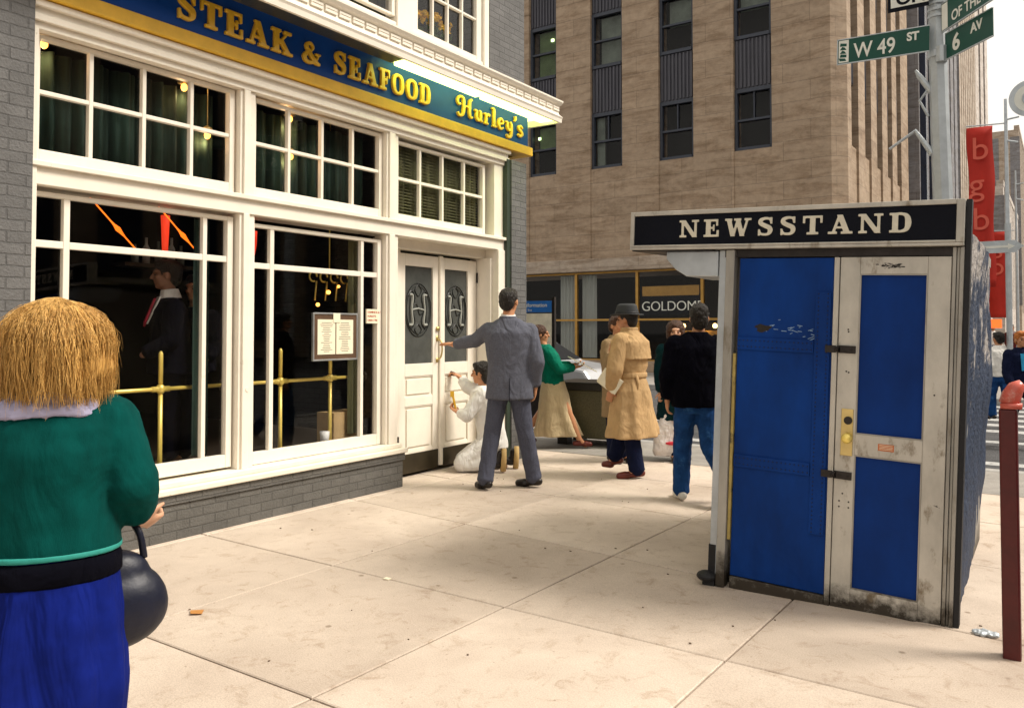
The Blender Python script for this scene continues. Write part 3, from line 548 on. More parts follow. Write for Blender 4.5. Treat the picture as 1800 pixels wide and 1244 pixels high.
otube((-5.62,3.0,2.38), (-5.62,3.36,2.03), 'glowing orange tube hanging slantwise, the left of two behind the left window')
otube((-5.62,3.50,2.40), (-5.62,3.90,2.02), 'glowing orange tube hanging slantwise beside the red cylinder')
tag(MB().tube([(-5.75,3.66,2.34),(-5.75,3.66,2.25),(-5.75,3.66,2.05)], [.035,.03,.022], 12).build('red_glow', 'redglow', smooth=True), 'glowing red cylinder standing in for a reflection behind the top of the left window', 'lamp')  # emissive cylinder stands in for a reddish reflection in the window
tag(MB().tube([(-5.6,4.37,2.28),(-5.6,4.37,2.16),(-5.6,4.37,2.08)], [.03,.026,.012], 12).build('red_glow', 'redglow', smooth=True), 'small red glowing lamp in the upper left of the menu window', 'lamp')
ch = empty('brass_chandelier', 'brass scroll chandelier with small bulbs hanging behind the menu window', 'chandelier', (-5.75,5.36,1.95))
c_ = MB()
for k in range(4):
    y = -.2+.13*k; c_.tube([(0,y+.045*math.cos(q),.045*math.sin(q)) for q in [2*math.pi*i/16 for i in range(14)]], .009, 6); c_.tube([(0,y+.04,-.04),(0,y+.02,-.22)], .008, 6)
c_.tube([(0,-.2,.06),(0,.25,.06)], .006, 6).tube([(0,0,.06),(0,0,2.0)], .006, 6); c_.build('scroll_arm', 'brass', ch, smooth=True)
MB().ell((.02,-.03,-.14), (.02,.02,.02)).ell((.02,.10,-.08), (.014,.014,.014)).ell((.02,-.16,-.26), (.018,.018,.018)).build('bulb', 'bulb', ch)
dr = empty('back_bar_bottles', 'row of pale bottles on a bar shelf high inside the left window', 'bottles', (-6.3,3.9,2.0)); 
for k, (dy, h, m_) in enumerate(((-.16,.16,'blind'),(-.06,.22,'wcurt'),(.05,.20,'blind'),(.17,.24,'wcurt'),(.26,.18,'blind'))):
    MB().tube([(0,dy,0),(0,dy,h*.6),(0,dy,h*.75),(0,dy,h)], [.03,.03,.012,.012], 10).build('bottle', m_, dr, smooth=True)
MB().box(-.1,.1,-.3,.4,-.03,0).build('shelf', 'kick', dr)
fl = empty('flower_pot', 'yellow chrysanthemums in a pot on the upper window sill', 'flowers', (-5.40,6.46,4.235))
MB().tube([(0,0,-.02),(0,0,.16)], [.07,.10], 16).build('pot', 'gran', fl)
lm = MB(); fm = MB()
for i in range(260):
    a = rnd.uniform(0, 6.28); rr_ = rnd.uniform(.0,.24); z = rnd.uniform(.12,.42); c0 = Vector((rr_*math.cos(a)*.5, rr_*math.sin(a)*1.2, z)); d = Vector((rnd.uniform(-1,1),rnd.uniform(-1,1),rnd.uniform(-.5,1))).normalized()*.05; w = d.orthogonal().normalized()*.014
    lm.add([c0-w, c0+w, c0+d+w*.3, c0+d-w*.3], [(0,1,2,3)])
lm.build('foliage', 'leaf', fl)
for i in range(26):
    a = rnd.uniform(0, 6.28); rr_ = rnd.uniform(0,.26); c0 = Vector((.03+rr_*math.cos(a)*.35, rr_*math.sin(a)*1.25, .46+rnd.uniform(-.05,.05)-rr_*.35))
    for k in range(14):
        d = Vector((rnd.uniform(-.4,1),rnd.uniform(-1,1),rnd.uniform(-.5,1))).normalized()*.042; w = d.orthogonal().normalized()*.010; fm.add([c0-w, c0+w, c0+d+w, c0+d-w], [(0,1,2,3)])
    fm.ell(c0, (.020,.022,.018), 8, 5)
fm.build('blossom', 'flower', fl)

# ================================================================ TAN CORNER BUILDING (across 49th street)
tan = empty('stone_office_building', 'tan limestone office building with tall window columns and a bank at street level', 'building', (0,0,0))
TO, TU, TN = (0,26,0), (1,0,0), (0,-1,0)
XC = [(-27.5+2.65*k) for k in range(8)]
cols = [(-24.75+.0,-23.5),(-22.2,-20.95),(-19.55,-18.3),(-16.95,-15.72),(-14.26,-12.97),(-11.57,-10.30),(-8.91,-7.66)]
FL = [7.38+3.7*k for k in range(5)]; TOP = 26
w_ = MB(); edges = [-30]+[v for c in cols for v in c]+[-5.85]
for k in range(0, len(edges), 2): w_.uv(TO, TU, TN, edges[k], edges[k+1], 4.06, TOP, -.8, 0)
for c in cols: w_.uv(TO, TU, TN, c[0], c[1], 4.06, 7.33, -.8, -.03)
w_.prism([(-5.85,26,4.06),(-5.45,26.4,4.06),(-5.85,26.8,4.06)], (0,0,TOP-4.06))
scol = [(26.95+2.1*k, 26.95+2.1*k+1.05) for k in range(5)]
se = [26.4]+[v for c in scol for v in c]+[38.2]
for k in range(0, len(se), 2): w_.box(-6.3, -5.45, se[k], se[k+1], 4.06, 44)
for c in scol: w_.box(-6.3, -5.52, c[0], c[1], 4.06, 7.33)
w_.box(-30, -6.35, 26.82, 38.2, 4.06, TOP-.02)
w_.uv(TO, TU, TN, -6.4, -5.85, 0, 3.59, -.6, 0).prism([(-5.85,26,0),(-5.45,26.4,0),(-5.85,26.8,0)], (0,0,3.59)); w_.box(-6.3,-5.45,26.4,27.0,0,3.59).box(-6.3,-5.45,36.8,38.2,0,3.59)
w_.uv(TO, TU, TN, -30, -6.4, -.05, .38, -.5, -.02)
w_.build('stone_wall', 'stone', tan)
MB().uv(TO, TU, TN, -30, -5.85, 3.592, 4.056, -.6, .10).box(-6.2,-5.38,26.41,38.2,3.594,4.056).build('stone_band', 'stonel', tan, bevel=.02)
for ci, c in enumerate(cols):
    for fi, z in enumerate(FL):
        if ci < 2 and fi > 2: continue
        f = MB(); A, B = c; zt = z+2.0
        f.uv(TO, TU, TN, A, A+.09, z-.05, zt, -.3, -.12).uv(TO, TU, TN, B-.09, B, z-.05, zt, -.3, -.12).uv(TO, TU, TN, A+.09, B-.09, zt-.12, zt, -.3, -.12).uv(TO, TU, TN, A+.09, B-.09, z-.05, z+.06, -.3, -.08).uv(TO, TU, TN, A+.09, B-.09, z+.93, z+1.0, -.28, -.14)
        if ci in (4,5,6) and fi == 0: f.uv(TO, TU, TN, (A+B)/2-.02, (A+B)/2+.02, z+1.0, zt-.12, -.28, -.18)
        W = f.build('window', 'wframe', tan)
        MB().uv(TO, TU, TN, A+.09, B-.09, z+.06, zt-.12, -.26, -.25).build('pane', 'bankglass', W)
        bm_ = 'blindg' if (ci, fi) in ((3,1),(3,0)) else ('blind' if (ci, fi) in ((4,1),(5,1),(6,1),(2,1),(2,2)) else 'dark')
        if fi == 0 and ci == 4: MB().uv(TO, TU, TN, A+.1, A+.42, z+.06, zt-.12, -.42, -.36).build('curtain', 'blind', W)
        if bm_ != 'dark':
            q = MB(); a_, b_ = (A+.28, B-.12) if ci != 6 else (A+.15, B-.12); zb = z+.1 if fi else z+1.0
            if ci >= 5: zb = z+.95
            q.uv(TO, TU, TN, a_, b_, zb, zt-.15, -.42, -.38); q.build('blind', bm_, W)
        if (ci, fi) == (3,1): MB().uv(TO, TU, TN, A+.80, A+.92, z+1.45, z+1.55, -.379, -.34).build('ceiling_light', 'litgreen', W)
        if (ci, fi) == (3,0): MB().uv(TO, TU, TN, A+.22, A+.32, z+1.42, z+1.52, -.375, -.34).uv(TO, TU, TN, A+.44, A+.52, z+.98, z+1.05, -.375, -.34).build('ceiling_light', 'litgreen', W)
        s = MB().uv(TO, TU, TN, A, B, zt+.002, z+3.648, -.3, -.16)
        for k in range(9): x = A+.06+k*(B-A-.12)/8.6; s.uv(TO, TU, TN, x, x+.06, zt+.04, z+3.62, -.16, -.11)
        s.build('spandrel', 'spandrel', tan)
for c in scol:
    for fi in range(9):
        z = 7.38+3.7*fi; f = MB().box(-5.75, -5.66, c[0], c[1], z-.05, z+.05).box(-5.75,-5.66,c[0],c[1],z+1.95,z+2.05).box(-5.75,-5.66,c[0],c[0]+.08,z+.05,z+1.95).box(-5.75,-5.66,c[1]-.08,c[1],z+.05,z+1.95).box(-5.74,-5.68,c[0]+.08,c[1]-.08,z+.95,z+1.0)
        W = f.build('window', 'wframe', tan); MB().box(-5.73,-5.72,c[0]+.08,c[1]-.08,z+.05,z+1.95).build('pane', 'navyg', W)
        s = MB().box(-5.8, -5.62, c[0], c[1], z+2.052, z+3.648)
        for k in range(5): y = c[0]+.08+k*.2; s.box(-5.62,-5.58,y,y+.07,z+2.08,z+3.6)
        s.build('spandrel', 'spandrel', tan)
MB().uv(TO, TU, TN, -30, -6.35, 4.1, 25, -.78, -.75).uv(TO, TU, TN, -30, -6.35, .3, 3.6, -3.8, -3.7).build('back_wall', 'dark', tan)
# bank shop front
bz = MB()
mul = [-27.4,-24.9,-22.4,-19.9,-17.45,-15.0,-12.52,-10.11,-7.75]
for x in mul+[-6.45]: bz.uv(TO, TU, TN, x-.05, x+.05, .38, 3.585, -.32, -.2)
bz.uv(TO, TU, TN, -30, -6.4, 1.80, 1.87, -.30, -.195).uv(TO, TU, TN, -30, -6.4, .36, .42, -.30, -.195).uv(TO, TU, TN, -30, -6.4, 3.52, 3.585, -.30, -.195)
SF = bz.build('shop_front', 'bronze', tan)
MB().uv(TO, TU, TN, -30, -6.4, .42, 3.52, -.26, -.25).build('shop_pane', 'bankglass', SF)
MB().uv(TO, TU, TN, -30, -6.4, .30, .38, -3.7, -.33).build('bank_floor', 'banknight', tan)
MB().uv(TO, TU, TN, -12.45, -10.15, .38, 1.75, -3.5, -3.4).uv(TO, TU, TN, -10.05, -7.8, .38, 3.4, -3.5, -3.4).build('bank_back_wall', 'banknight', tan)
cu = MB()
for a, b in ((-15.78,-15.12),(-14.85,-14.25)):
    vs = []; N = 24
    for i in range(N+1):
        x = a+(b-a)*i/N; yy = 26.42+.03*math.sin(x*40); vs += [(x,yy,.45),(x,yy,3.5)]
    cu.add(vs, [(2*i,2*i+2,2*i+3,2*i+1) for i in range(N)])
cu.build('drape', 'wcurt', tan, smooth=True)
sg = MB().uv(TO, TU, TN, -12.42, -10.2, 2.0, 2.72, -.34, -.30).build('bank_sign', 'kblack', tan)
MB().uv(TO, TU, TN, -12.35, -10.25, 2.66, 3.0, -.335, -.295).build('gold_panel', 'bronze', sg)
text('GOLDOME', (-12.36,26.245,2.14), TU, TN, .475, 'signwhite', sg, depth=.015, spacing=.97, off=-.006)
gl_ = MB()
for x, z in ((-12.0,1.55),(-10.9,1.50),(-9.2,1.1),(-11.6,1.62),(-10.4,1.62)): gl_.ell((x,28.2,z), (.09,.09,.09), 10, 7)
gl_.uv(TO, TU, TN, -9.0, -8.8, .9, 1.7, -2.9, -2.8); gl_.build('globe_light', 'warmlamp', tan)
MB().uv(TO, TU, TN, -12.2,-10.2,.5,1.45,-2.6,-2.5).uv(TO, TU, TN, -9.9,-8.0,.5,.95,-2.0,-1.9).build('bank_counter', 'bronze', tan)

# far buildings along the avenue
def block(lab, y0, y1, x1, h, mw, mg, pier, gap, nm='office_building', grp=None):
    b = empty(nm, lab, 'building', (0,0,0)); m = MB(); y = y0
    m.box(x1-12, x1-.5, y0, y1, 0, h-.01).box(x1-.5, x1, y0, y1, 0, 4)
    g = MB()
    while y < y1-.01:
        m.box(x1-.5, x1, y, min(y+pier, y1), 4.001, h); y += pier
        if y < y1-.02: g.box(x1-.49, x1-.25, y, min(y+gap, y1), 4.001, h-.5)
        y += gap
    m.box(x1-.6, x1+.05, y0, y1, h+.001, h+.6)
    m.build('wall', mw, b); g.build('window_strip', mg, b)
    e = MB(); x = x1-11.5
    while x < x1-1: e.box(x, x+1.2, y0-.06, y0-.01, 5, h-1); x += 2.6
    e.build('side_window_strip', mg, b)
    return b
block('dark navy glass office tower just beyond the tan stone building', 38.9, 45.0, -5.2, 60, 'navyg', 'stoneg', .35, 2.6)
block('narrow grey stone office building beyond the dark glass tower', 45.3, 53, -4.9, 62, 'stoneg', 'navyg', 1.4, .5)
block('pale beige office building with close vertical ribs behind the street sign pole', 53.6, 66, -5.0, 66, 'stonel', 'stoneg', .9, .35)
block('white stone office tower beside the open sky, with a dark blue strip', 66.6, 85, -5.4, 70, 'stonew', 'navyg', 3.0, 1.6)
block('tall pale distant building at the far right end of the avenue', 135, 190, -5.0, 30, 'stonel', 'stoneg', 1.5, 1.5)
block('low white distant building past the tall white tower', 98, 130, -5.1, 16.5, 'stonew', 'stoneg', 2, 1)
ob = empty('opposite_building', 'dark stone building across the avenue behind the viewer, reflected in the shop windows', 'building', (0,0,0))
MB().box(24, 34, -30, 90, 0, 15).build('wall', 'stone', ob); q = MB()
for i in range(30): q.box(23.9, 23.99, -28+i*3.9, -26+i*3.9, 1, 14.5)
q.build('window_strip', 'navyg', ob)

# ================================================================ KIOSK
KT = math.radians(2.4)
ks = empty('newsstand_kiosk', 'blue and aluminium newsstand kiosk with closed doors and a black NEWSSTAND sign', 'newsstand', (-1.08,4.52,0)); ks.rotation_euler = (0, KT, math.radians(.6))
KU, KN, KO = (1,0,0), (0,-1,0), (0,0,0)
def K(mb, *a): return mb.uv(KO, KU, KN, *a)
D_ = 2.0
def slabmesh():
    # right side wall: bulging, peeling sheet
    m = MB(); ny, nz = 60, 60; vs = []
    for i in range(ny+1):
        for j in range(nz+1):
            y = D_*i/ny; z = -.06+2.06*j/nz
            if z > 1.98 - .0*y: z = 1.98
            bx = .015*math.sin(3.1*z+1.5)*math.sin(math.pi*min(1, y/D_*1.1)) + .035*max(0, 1-abs(z-1.15)/.5)*(y/D_)
            bx += .016*noise.noise(Vector((y*2.2, z*2.2, 3)))+.007*noise.noise(Vector((y*9, z*7, 1)))
            if z < .5: bx -= .04*(.5-z)*(y/D_)*2
            vs.append((.60+bx*(1 if 0<i else .3), y, z))
    m.add(vs, [(i*(nz+1)+j, (i+1)*(nz+1)+j, (i+1)*(nz+1)+j+1, i*(nz+1)+j+1) for i in range(ny) for j in range(nz)])
    return m
def peel():
    m = mat('peeling_blue_paint', (.007,.018,.05), .65, .3, 5, .25, 30, col2=(.022,.042,.09)); t = m.node_tree; b = [n for n in t.nodes if n.type == 'BSDF_PRINCIPLED'][0]
    src = b.inputs['Base Color'].links[0].from_socket; tc = nn(t, 'ShaderNodeTexCoord')
    sp = nn(t, 'ShaderNodeSeparateXYZ'); t.links.new(tc.outputs['Object'], sp.inputs[0])
    n = nn(t, 'ShaderNodeTexNoise'); n.inputs['Scale'].default_value = 3.4; n.inputs['Detail'].default_value = 12; n.inputs['Roughness'].default_value = .72; t.links.new(tc.outputs['Object'], n.inputs['Vector'])
    ma = nn(t, 'ShaderNodeMath', operation='MULTIPLY_ADD'); t.links.new(sp.outputs[2], ma.inputs[0]); ma.inputs[1].default_value = .16; t.links.new(n.outputs[0], ma.inputs[2])
    r = nn(t, 'ShaderNodeValToRGB'); r.color_ramp.elements[0].position = .77; r.color_ramp.elements[1].position = .83; t.links.new(ma.outputs[0], r.inputs[0])
    mx = nn(t, 'ShaderNodeMix', data_type='RGBA'); t.links.new(r.outputs[0], mx.inputs[0]); t.links.new(src, mx.inputs[6]); mx.inputs[7].default_value = (.36,.33,.31,1)
    t.links.new(mx.outputs[2], b.inputs['Base Color']); return m
MT['peel'] = peel()
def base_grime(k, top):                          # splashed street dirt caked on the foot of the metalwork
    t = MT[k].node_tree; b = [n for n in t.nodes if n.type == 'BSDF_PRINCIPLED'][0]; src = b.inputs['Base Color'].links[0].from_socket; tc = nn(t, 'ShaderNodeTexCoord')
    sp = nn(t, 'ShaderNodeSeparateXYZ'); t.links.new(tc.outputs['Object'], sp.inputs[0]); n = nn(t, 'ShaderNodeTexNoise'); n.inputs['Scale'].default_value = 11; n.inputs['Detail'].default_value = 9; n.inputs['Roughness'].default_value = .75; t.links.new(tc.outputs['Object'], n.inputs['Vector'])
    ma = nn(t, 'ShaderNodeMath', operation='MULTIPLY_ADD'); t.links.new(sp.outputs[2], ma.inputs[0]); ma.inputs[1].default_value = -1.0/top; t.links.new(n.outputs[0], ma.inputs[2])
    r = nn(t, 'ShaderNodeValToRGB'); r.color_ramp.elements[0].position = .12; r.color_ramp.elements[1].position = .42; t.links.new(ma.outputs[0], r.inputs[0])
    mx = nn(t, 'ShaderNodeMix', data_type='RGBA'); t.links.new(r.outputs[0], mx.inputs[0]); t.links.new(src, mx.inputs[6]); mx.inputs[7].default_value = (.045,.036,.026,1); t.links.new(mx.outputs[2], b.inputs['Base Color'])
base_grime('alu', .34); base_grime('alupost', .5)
slabmesh().build('side_panel', 'peel', ks, smooth=True)
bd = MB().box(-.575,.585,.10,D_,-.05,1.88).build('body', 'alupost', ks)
K(MB(), -.60, .60, 1.845, 1.888, -.05, .0).build('lintel', 'iron', ks)
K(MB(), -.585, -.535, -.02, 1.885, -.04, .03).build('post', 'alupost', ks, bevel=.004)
MB().box(-.635,-.588,.005,.05,-.02,1.885).build('post', 'galv', ks, bevel=.004)
tag(K(MB(), -.531, -.516, .25, 1.30, -.03, .012).build('edge_strip', 'chipped', ks), 'worn ochre strip beside the blue panel')
# hinged blue panel
bp = K(MB(), -.512, -.004, .05, 1.838, -.03, .0).build('blue_panel', 'kblue', ks, bevel=.003)
def strap(a0, a1, z0, z1, parent):
    st = K(MB(), a0, a1, z0, z1, .0, .009).build('strap', 'kblue', parent, bevel=.002); m = MB(); w, h = a1-a0, z1-z0
    if w > h: 
        for zz in (z0+.018, z1-.018):
            n = int(w/.022); m = MB()
            for i in range(n): m.ell((a0+.012+i*w/n, -.0095, zz), (.0042,.003,.0042), 6, 4)
            m.build('rivet_row', 'rivet', st)
    else:
        for xx in (a0+.016, a1-.016):
            n = int(h/.022); m = MB()
            for i in range(n): m.ell((xx, -.0095, z0+.012+i*h/n), (.0042,.003,.0042), 6, 4)
            m.build('rivet_row', 'rivet', st)
strap(-.51,-.095,1.325,1.395,bp); strap(-.51,-.095,.665,.735,bp); strap(-.092,-.012,.36,1.655,bp)
for x, z, w, h, m_ in ((-.37,1.45,.085,.042,'iron'),):
    q = MB(); n = 22; q.add([(x+w*.5*math.cos(a)*(1+.25*math.sin(5*a)), -.0006, z+h*.5*math.sin(a)*(1+.3*math.sin(3*a+1))) for a in [2*math.pi*i/n for i in range(n)]], [tuple(range(n))]); q.build('scuff', m_, bp)
q = MB()
for i in range(16):
    x, z = rnd.gauss(-.24,.05), rnd.gauss(1.44,.018); L = rnd.uniform(.008,.03); a = rnd.uniform(-.4,.6); q.add([(x,-.0005,z),(x+L*math.cos(a),-.0005,z+L*math.sin(a)),(x+L*math.cos(a),-.0005,z+L*math.sin(a)+.003),(x,-.0005,z+.004)], [(0,1,2,3)])
for i in range(22):
    x, z = rnd.gauss(-.09,.03), rnd.gauss(1.405,.02); L = rnd.uniform(.01,.035); a = rnd.uniform(-.5,.5); q.add([(x,-.0068,z),(x+L*math.cos(a),-.0068,z+L*math.sin(a)),(x+L*math.cos(a),-.0068,z+L*math.sin(a)+.003),(x,-.0068,z+.004)], [(0,1,2,3)])
MT['scratch'] = mat('pale_scratch', (.22,.34,.50), .6, .3, 30, 0); q.build('scratch', 'scratch', bp)
# middle mullion, sills
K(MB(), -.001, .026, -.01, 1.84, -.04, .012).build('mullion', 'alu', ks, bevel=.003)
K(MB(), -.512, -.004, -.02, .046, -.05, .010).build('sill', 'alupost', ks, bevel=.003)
# aluminium door
dr_ = MB()
K(dr_, .030, .128, .0, 1.84, -.03, .008); K(dr_, .445, .548, .0, 1.84, -.03, .008); K(dr_, .128, .445, 1.752, 1.84, -.03, .008); K(dr_, .128, .445, .0, .112, -.03, .008); K(dr_, .128, .445, .808, .918, -.03, .008)
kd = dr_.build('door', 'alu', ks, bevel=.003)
MB().box(.128,.445,.004,.010,.113,.807).box(.128,.445,.004,.010,.919,1.751).build('door_panel', 'kblue2', kd)
lf = MB()
for z0, z1 in ((.112,.808),(.918,1.752)): K(lf, .128,.134,z0,z1,-.003,.0085); K(lf, .439,.445,z0,z1,-.003,.0085); K(lf, .134,.439,z1-.006,z1,-.003,.0085); K(lf, .134,.439,z0,z0+.006,-.003,.0085)
lf.build('glazing_bead', 'alupost', kd)
rp = MB()
for a, b, d in ((.552,.568,.014),(.570,.582,.004),(.584,.602,.016)): K(rp, a, b, -.03, 1.885, -.04, d)
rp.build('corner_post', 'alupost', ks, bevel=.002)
K(MB(), .6035, .628, -.08, 2.12, -.065, .006).build('rubber_edge', 'rubber', ks)
lk = K(MB(), .058,.118,.80,1.045,.008,.013).build('lock_plate', 'brassdull', kd, bevel=.003)
MB().tube([(.093,-.013,.985),(.093,-.02,.985)], .021, 20).build('keyhole', 'iron', lk)
MB().tube([(.095,-.013,.895),(.095,-.03,.895),(.095,-.045,.895),(.095,-.06,.895)], [.024,.016,.027,.02], 20).ell((.095,-.055,.895), (.027,.02,.027)).build('knob', 'brass', lk, smooth=True)
K(MB(), .240,.315,.845,.880,.0081,.0095).build('door_label', 'label', kd)
q = MB()
for k in range(4): q.box(.246,.309,-.0099,-.0096,.852+k*.007,.854+k*.007)
q.build('label_print', 'paper', kd)
for z in (1.335, .675):
    h = K(MB(), -.035,.022,z,z+.038,.007,.016); K(h, .030,.118,z,z+.040,.008,.018); h.tube([(.02,-.02,z+.02),(.04,-.026,z+.02)], .016, 10); h.ell((.06,-.018,z+.02),(.005,.004,.005)).ell((.10,-.018,z+.02),(.005,.004,.005)); h.build('hasp', 'iron', ks, bevel=.002)
q = MB()
for x, z in ((.078,1.46),(.080,1.448),(.075,1.24),(.087,1.235),(.060,.56),(.06,.53),(.107,.56),(.107,.53),(.49,1.15),(.075,.60)): q.tube([(x,-.008,z),(x,-.0095,z)], .0045, 8)
q.build('screw', 'iron', kd)
def smear(x, z, w, h, seed, n=30):
    r2 = random.Random(seed); m = MB()
    for i in range(n):
        a, b = r2.gauss(x, w/3), r2.gauss(z, h/3); s = r2.uniform(.08,.34)*h; k = 7; m.add([(a+s*1.9*math.cos(2*math.pi*j/k)*r2.uniform(.6,1), -.0086-.00002*i, b+s*.5*math.sin(2*math.pi*j/k)*r2.uniform(.6,1)) for j in range(k)], [tuple(range(k))])
    return m.build('scraped_patch', 'iron', kd)
smear(.275,1.795,.09,.022,3,40); smear(.14,.022,.16,.02,5,16); smear(.515,.60,.02,.012,8,5)
# roof box sign
K(MB(), -1.18, .60, 1.89, 1.906, -.30, .045).build('sign_frame', 'alu', ks, bevel=.003)
sf = MB(); K(sf, -1.18,-1.155,1.907,2.119,-.06,.045); K(sf, .565,.60,1.907,2.119,-.06,.045); K(sf, -1.155,.565,2.094,2.119,-.06,.045); K(sf, -1.155,.565,1.907,1.918,.0,.048)
sf.build('sign_frame', 'alu', ks, bevel=.003)
kp = K(MB(), -1.155,.565,1.918,2.094,-.05,.036).build('sign_panel', 'kblack', ks)
slab('NEWSSTAND', -.865, 1.960, .101, KU, KN, (0,-.036,0), 'kletter', kp, width=1.235, depth=.006, voxel=.0026, gap=.26)
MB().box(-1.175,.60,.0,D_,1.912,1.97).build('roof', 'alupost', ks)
MB().prism([(-1.17,-.03,1.889),(-.66,-.03,1.889),(-.66,.9,1.889),(-1.0,.9,1.889)], (0,0,-.006)).build('awning_underside', 'iron', ks)
MB().prism([(-.96,.0,1.882),(-.64,.0,1.882),(-.64,.0,1.735),(-.83,.0,1.735),(-.90,.0,1.775),(-.96,.0,1.84)], (0,.45,0)).build('awning_bracket', 'galv', ks, bevel=.006)
MB().box(-.66,-.59,-.03,.10,-.03,.03).ell((-.64,-.01,.02), (.06,.06,.03)).box(-.64,-.60,-.0,.04,.02,.20).build('foot_plate', 'rubber', ks)
MB().box(-.35,.02,.3,.9,2.12,2.135).box(.04,.30,.2,1.2,1.97,2.135).build('roof_board', 'iron', ks)
# skirt of grime rubble by the kiosk corner
tag(MB().ell((-.335,4.50,.008),(.06,.035,.014)).build('crumpled_paper', 'galv', voxel=.004, sm=1, disp=(.02,.02)), 'crumpled scrap of paper lying at the right front corner of the newsstand', 'litter')
lt = MB().add([(-3.76,2.56,.006),(-3.70,2.52,.012),(-3.66,2.56,.007),(-3.70,2.60,.010)], [(0,1,2,3)]); tag(lt.build('dry_leaf', mat('dry_leaf', (.45,.20,.05), .7)), 'small orange dry leaf lying on the sidewalk in front of the left window', 'leaf')
db = MB()
for i in range(46):
    x, y = rnd.uniform(-5, .1), rnd.uniform(1.4, 8.2); s_ = rnd.uniform(.003,.007)
    if -1.7 < x < -.4 and 4.4 < y < 6.6: continue
    db.ell((x,y,.003), (s_*rnd.uniform(.8,2),s_,.003), 6, 4)
tag(db.build('grit', 'joint'), 'scattered dark grit and crumbs over the sidewalk', kind='stuff')
tag(MB().box(-3.31,-3.27,3.515,3.545,.002,.008).build('paper_scrap', 'paper'), 'tiny white paper scrap on a sidewalk joint', 'litter')

# ================================================================ RED POST, SIGN POLE, BANNERS
rp = empty('red_post', 'dark red steel post with a worn rounded cap at the right edge of the sidewalk', 'post', (-.215,4.262,0))
MB().box(-.037,.034,-.036,.036,-.01,1.10).build('shaft', 'redsteel', rp, bevel=.008)
MB().box(-.030,.052,-.042,.042,1.102,1.125).tube([(.0,0,1.12),(.012,0,1.16),(.03,0,1.195),(.055,0,1.215)], [.040,.040,.034,.02], 16).build('cap', 'pinkcap', rp, smooth=True)

sp_ = empty('street_sign_pole', 'grey steel corner pole carrying green W 49 ST and 6 AV street signs', 'sign pole', (-.91,8.2,0))
MB().tube([(.03,0,0),(.02,0,2.5),(.0,0,3.5),(-.02,0,5.2)], [.085,.082,.078,.070], 8).build('pole', 'galv', sp_)
for z in (4.28,4.34,4.40,4.44): MB().tube([(0,0,z),(0,0,z+.022)], .088, 14).build('steel_band', 'galv', sp_)
MB().tube([(0,0,3.92),(0,0,3.98)], .09, 14).build('steel_band', 'galv', sp_); MB().tube([(.03,-.06,3.86),(.03,-.06,4.0)], .05, 10).build('clamp', 'galv', sp_)
MB().tube([(-.05,0,3.70),(-.16,0,3.55),(-.09,0,3.40)], .012, 8).build('loop_bracket', 'galv', sp_); MB().tube([(.0,-.03,4.36),(.17,-.03,4.36)], [.05,.03], 10).build('clamp', 'galv', sp_)
q = MB().tube([(-.06,0,3.62),(-.16,0,3.78),(-.19,0,3.84)], [.03,.025,.01], 8).build('side_arm', 'galv', sp_); MB().tube([(-.06,0,3.05),(-.20,0,3.28),(-.42,0,3.14)], [.03,.02,.012], 8).build('side_arm', 'galv', sp_)
W = MB().box(-.845,-.06,-.025,-.015,-.115,.115).build('street_sign', 'green', sp_); W.location = (0,-.08,4.08); W.rotation_euler = (0,math.radians(1.5),0)
q = MB().box(-.848,-.06,-.028,-.014,-.121,-.112).box(-.848,-.06,-.028,-.014,.112,.121).box(-.851,-.843,-.028,-.014,-.121,.121).build('sign_rim', 'galv', W)
q = MB().box(-.835,-.745,-.0275,-.0255,-.105,.105).build('sign_emblem_field', 'signwhite', W)
q = MB()
for k in range(5): q.add([(-.82+.02*math.sin(k), -.0281, .08-.035*k), (-.775+.012*math.cos(k*2), -.0281, .07-.035*k), (-.765, -.0281, .045-.035*k), (-.825, -.0281, .05-.035*k)], [(0,1,2,3)])
q.build('sign_emblem', 'green', W)
text('W 49', (-.70,-.0275,-.078), KU, KN, .20, 'signwhite', W, depth=.001, off=.0025, spacing=1, sx=.78); text('ST', (-.245,-.0275,.005), KU, KN, .105, 'signwhite', W, depth=.001, off=.004, sx=.9)
an = math.radians(-49)
V = MB().box(.06,.66,-.01,.0,-.115,.115).build('street_sign', 'green', sp_); V.location = (.03,-.02,3.985); V.rotation_euler = (0,0,an)
text('6', (.16,-.0125,-.07), KU, KN, .20, 'signwhite', V, depth=.001, off=.006); text('AV', (.40,-.0125,.0), KU, KN, .11, 'signwhite', V, depth=.001, off=.004)
MB().box(.06,.66,-.014,.002,-.121,-.113).box(.06,.66,-.014,.002,.113,.121).build('sign_rim', 'galv', V)
V = MB().box(.04,1.15,-.01,.0,-.125,.125).build('street_sign', 'green', sp_); V.location = (.02,-.04,4.245); V.rotation_euler = (0,0,math.radians(-54))
text('OF THE AMERICAS', (.20,-.0125,-.085), KU, KN, .125, 'signwhite', V, depth=.001, off=.002); text('AVENUE', (.52,-.0125,.045), KU, KN, .07, 'signwhite', V, depth=.001)
MB().box(.05,.14,-.0125,-.0105,-.115,.115).build('sign_emblem_field', 'signwhite', V)
MB().box(.04,1.15,-.014,.002,-.131,-.123).box(.04,1.15,-.014,.002,.123,.131).build('sign_rim', 'galv', V)
V = MB().box(-.40,-.06,-.02,-.01,0,.30).build('one_way_sign', 'kblack', sp_); V.location = (0,-.08,4.385)
MB().box(-.375,-.06,-.0225,-.0205,.035,.27).build('sign_field', 'signwhite', V); text('ONE', (-.33,-.0235,.055), KU, KN, .155, 'kblack', V, depth=.001, off=.005)
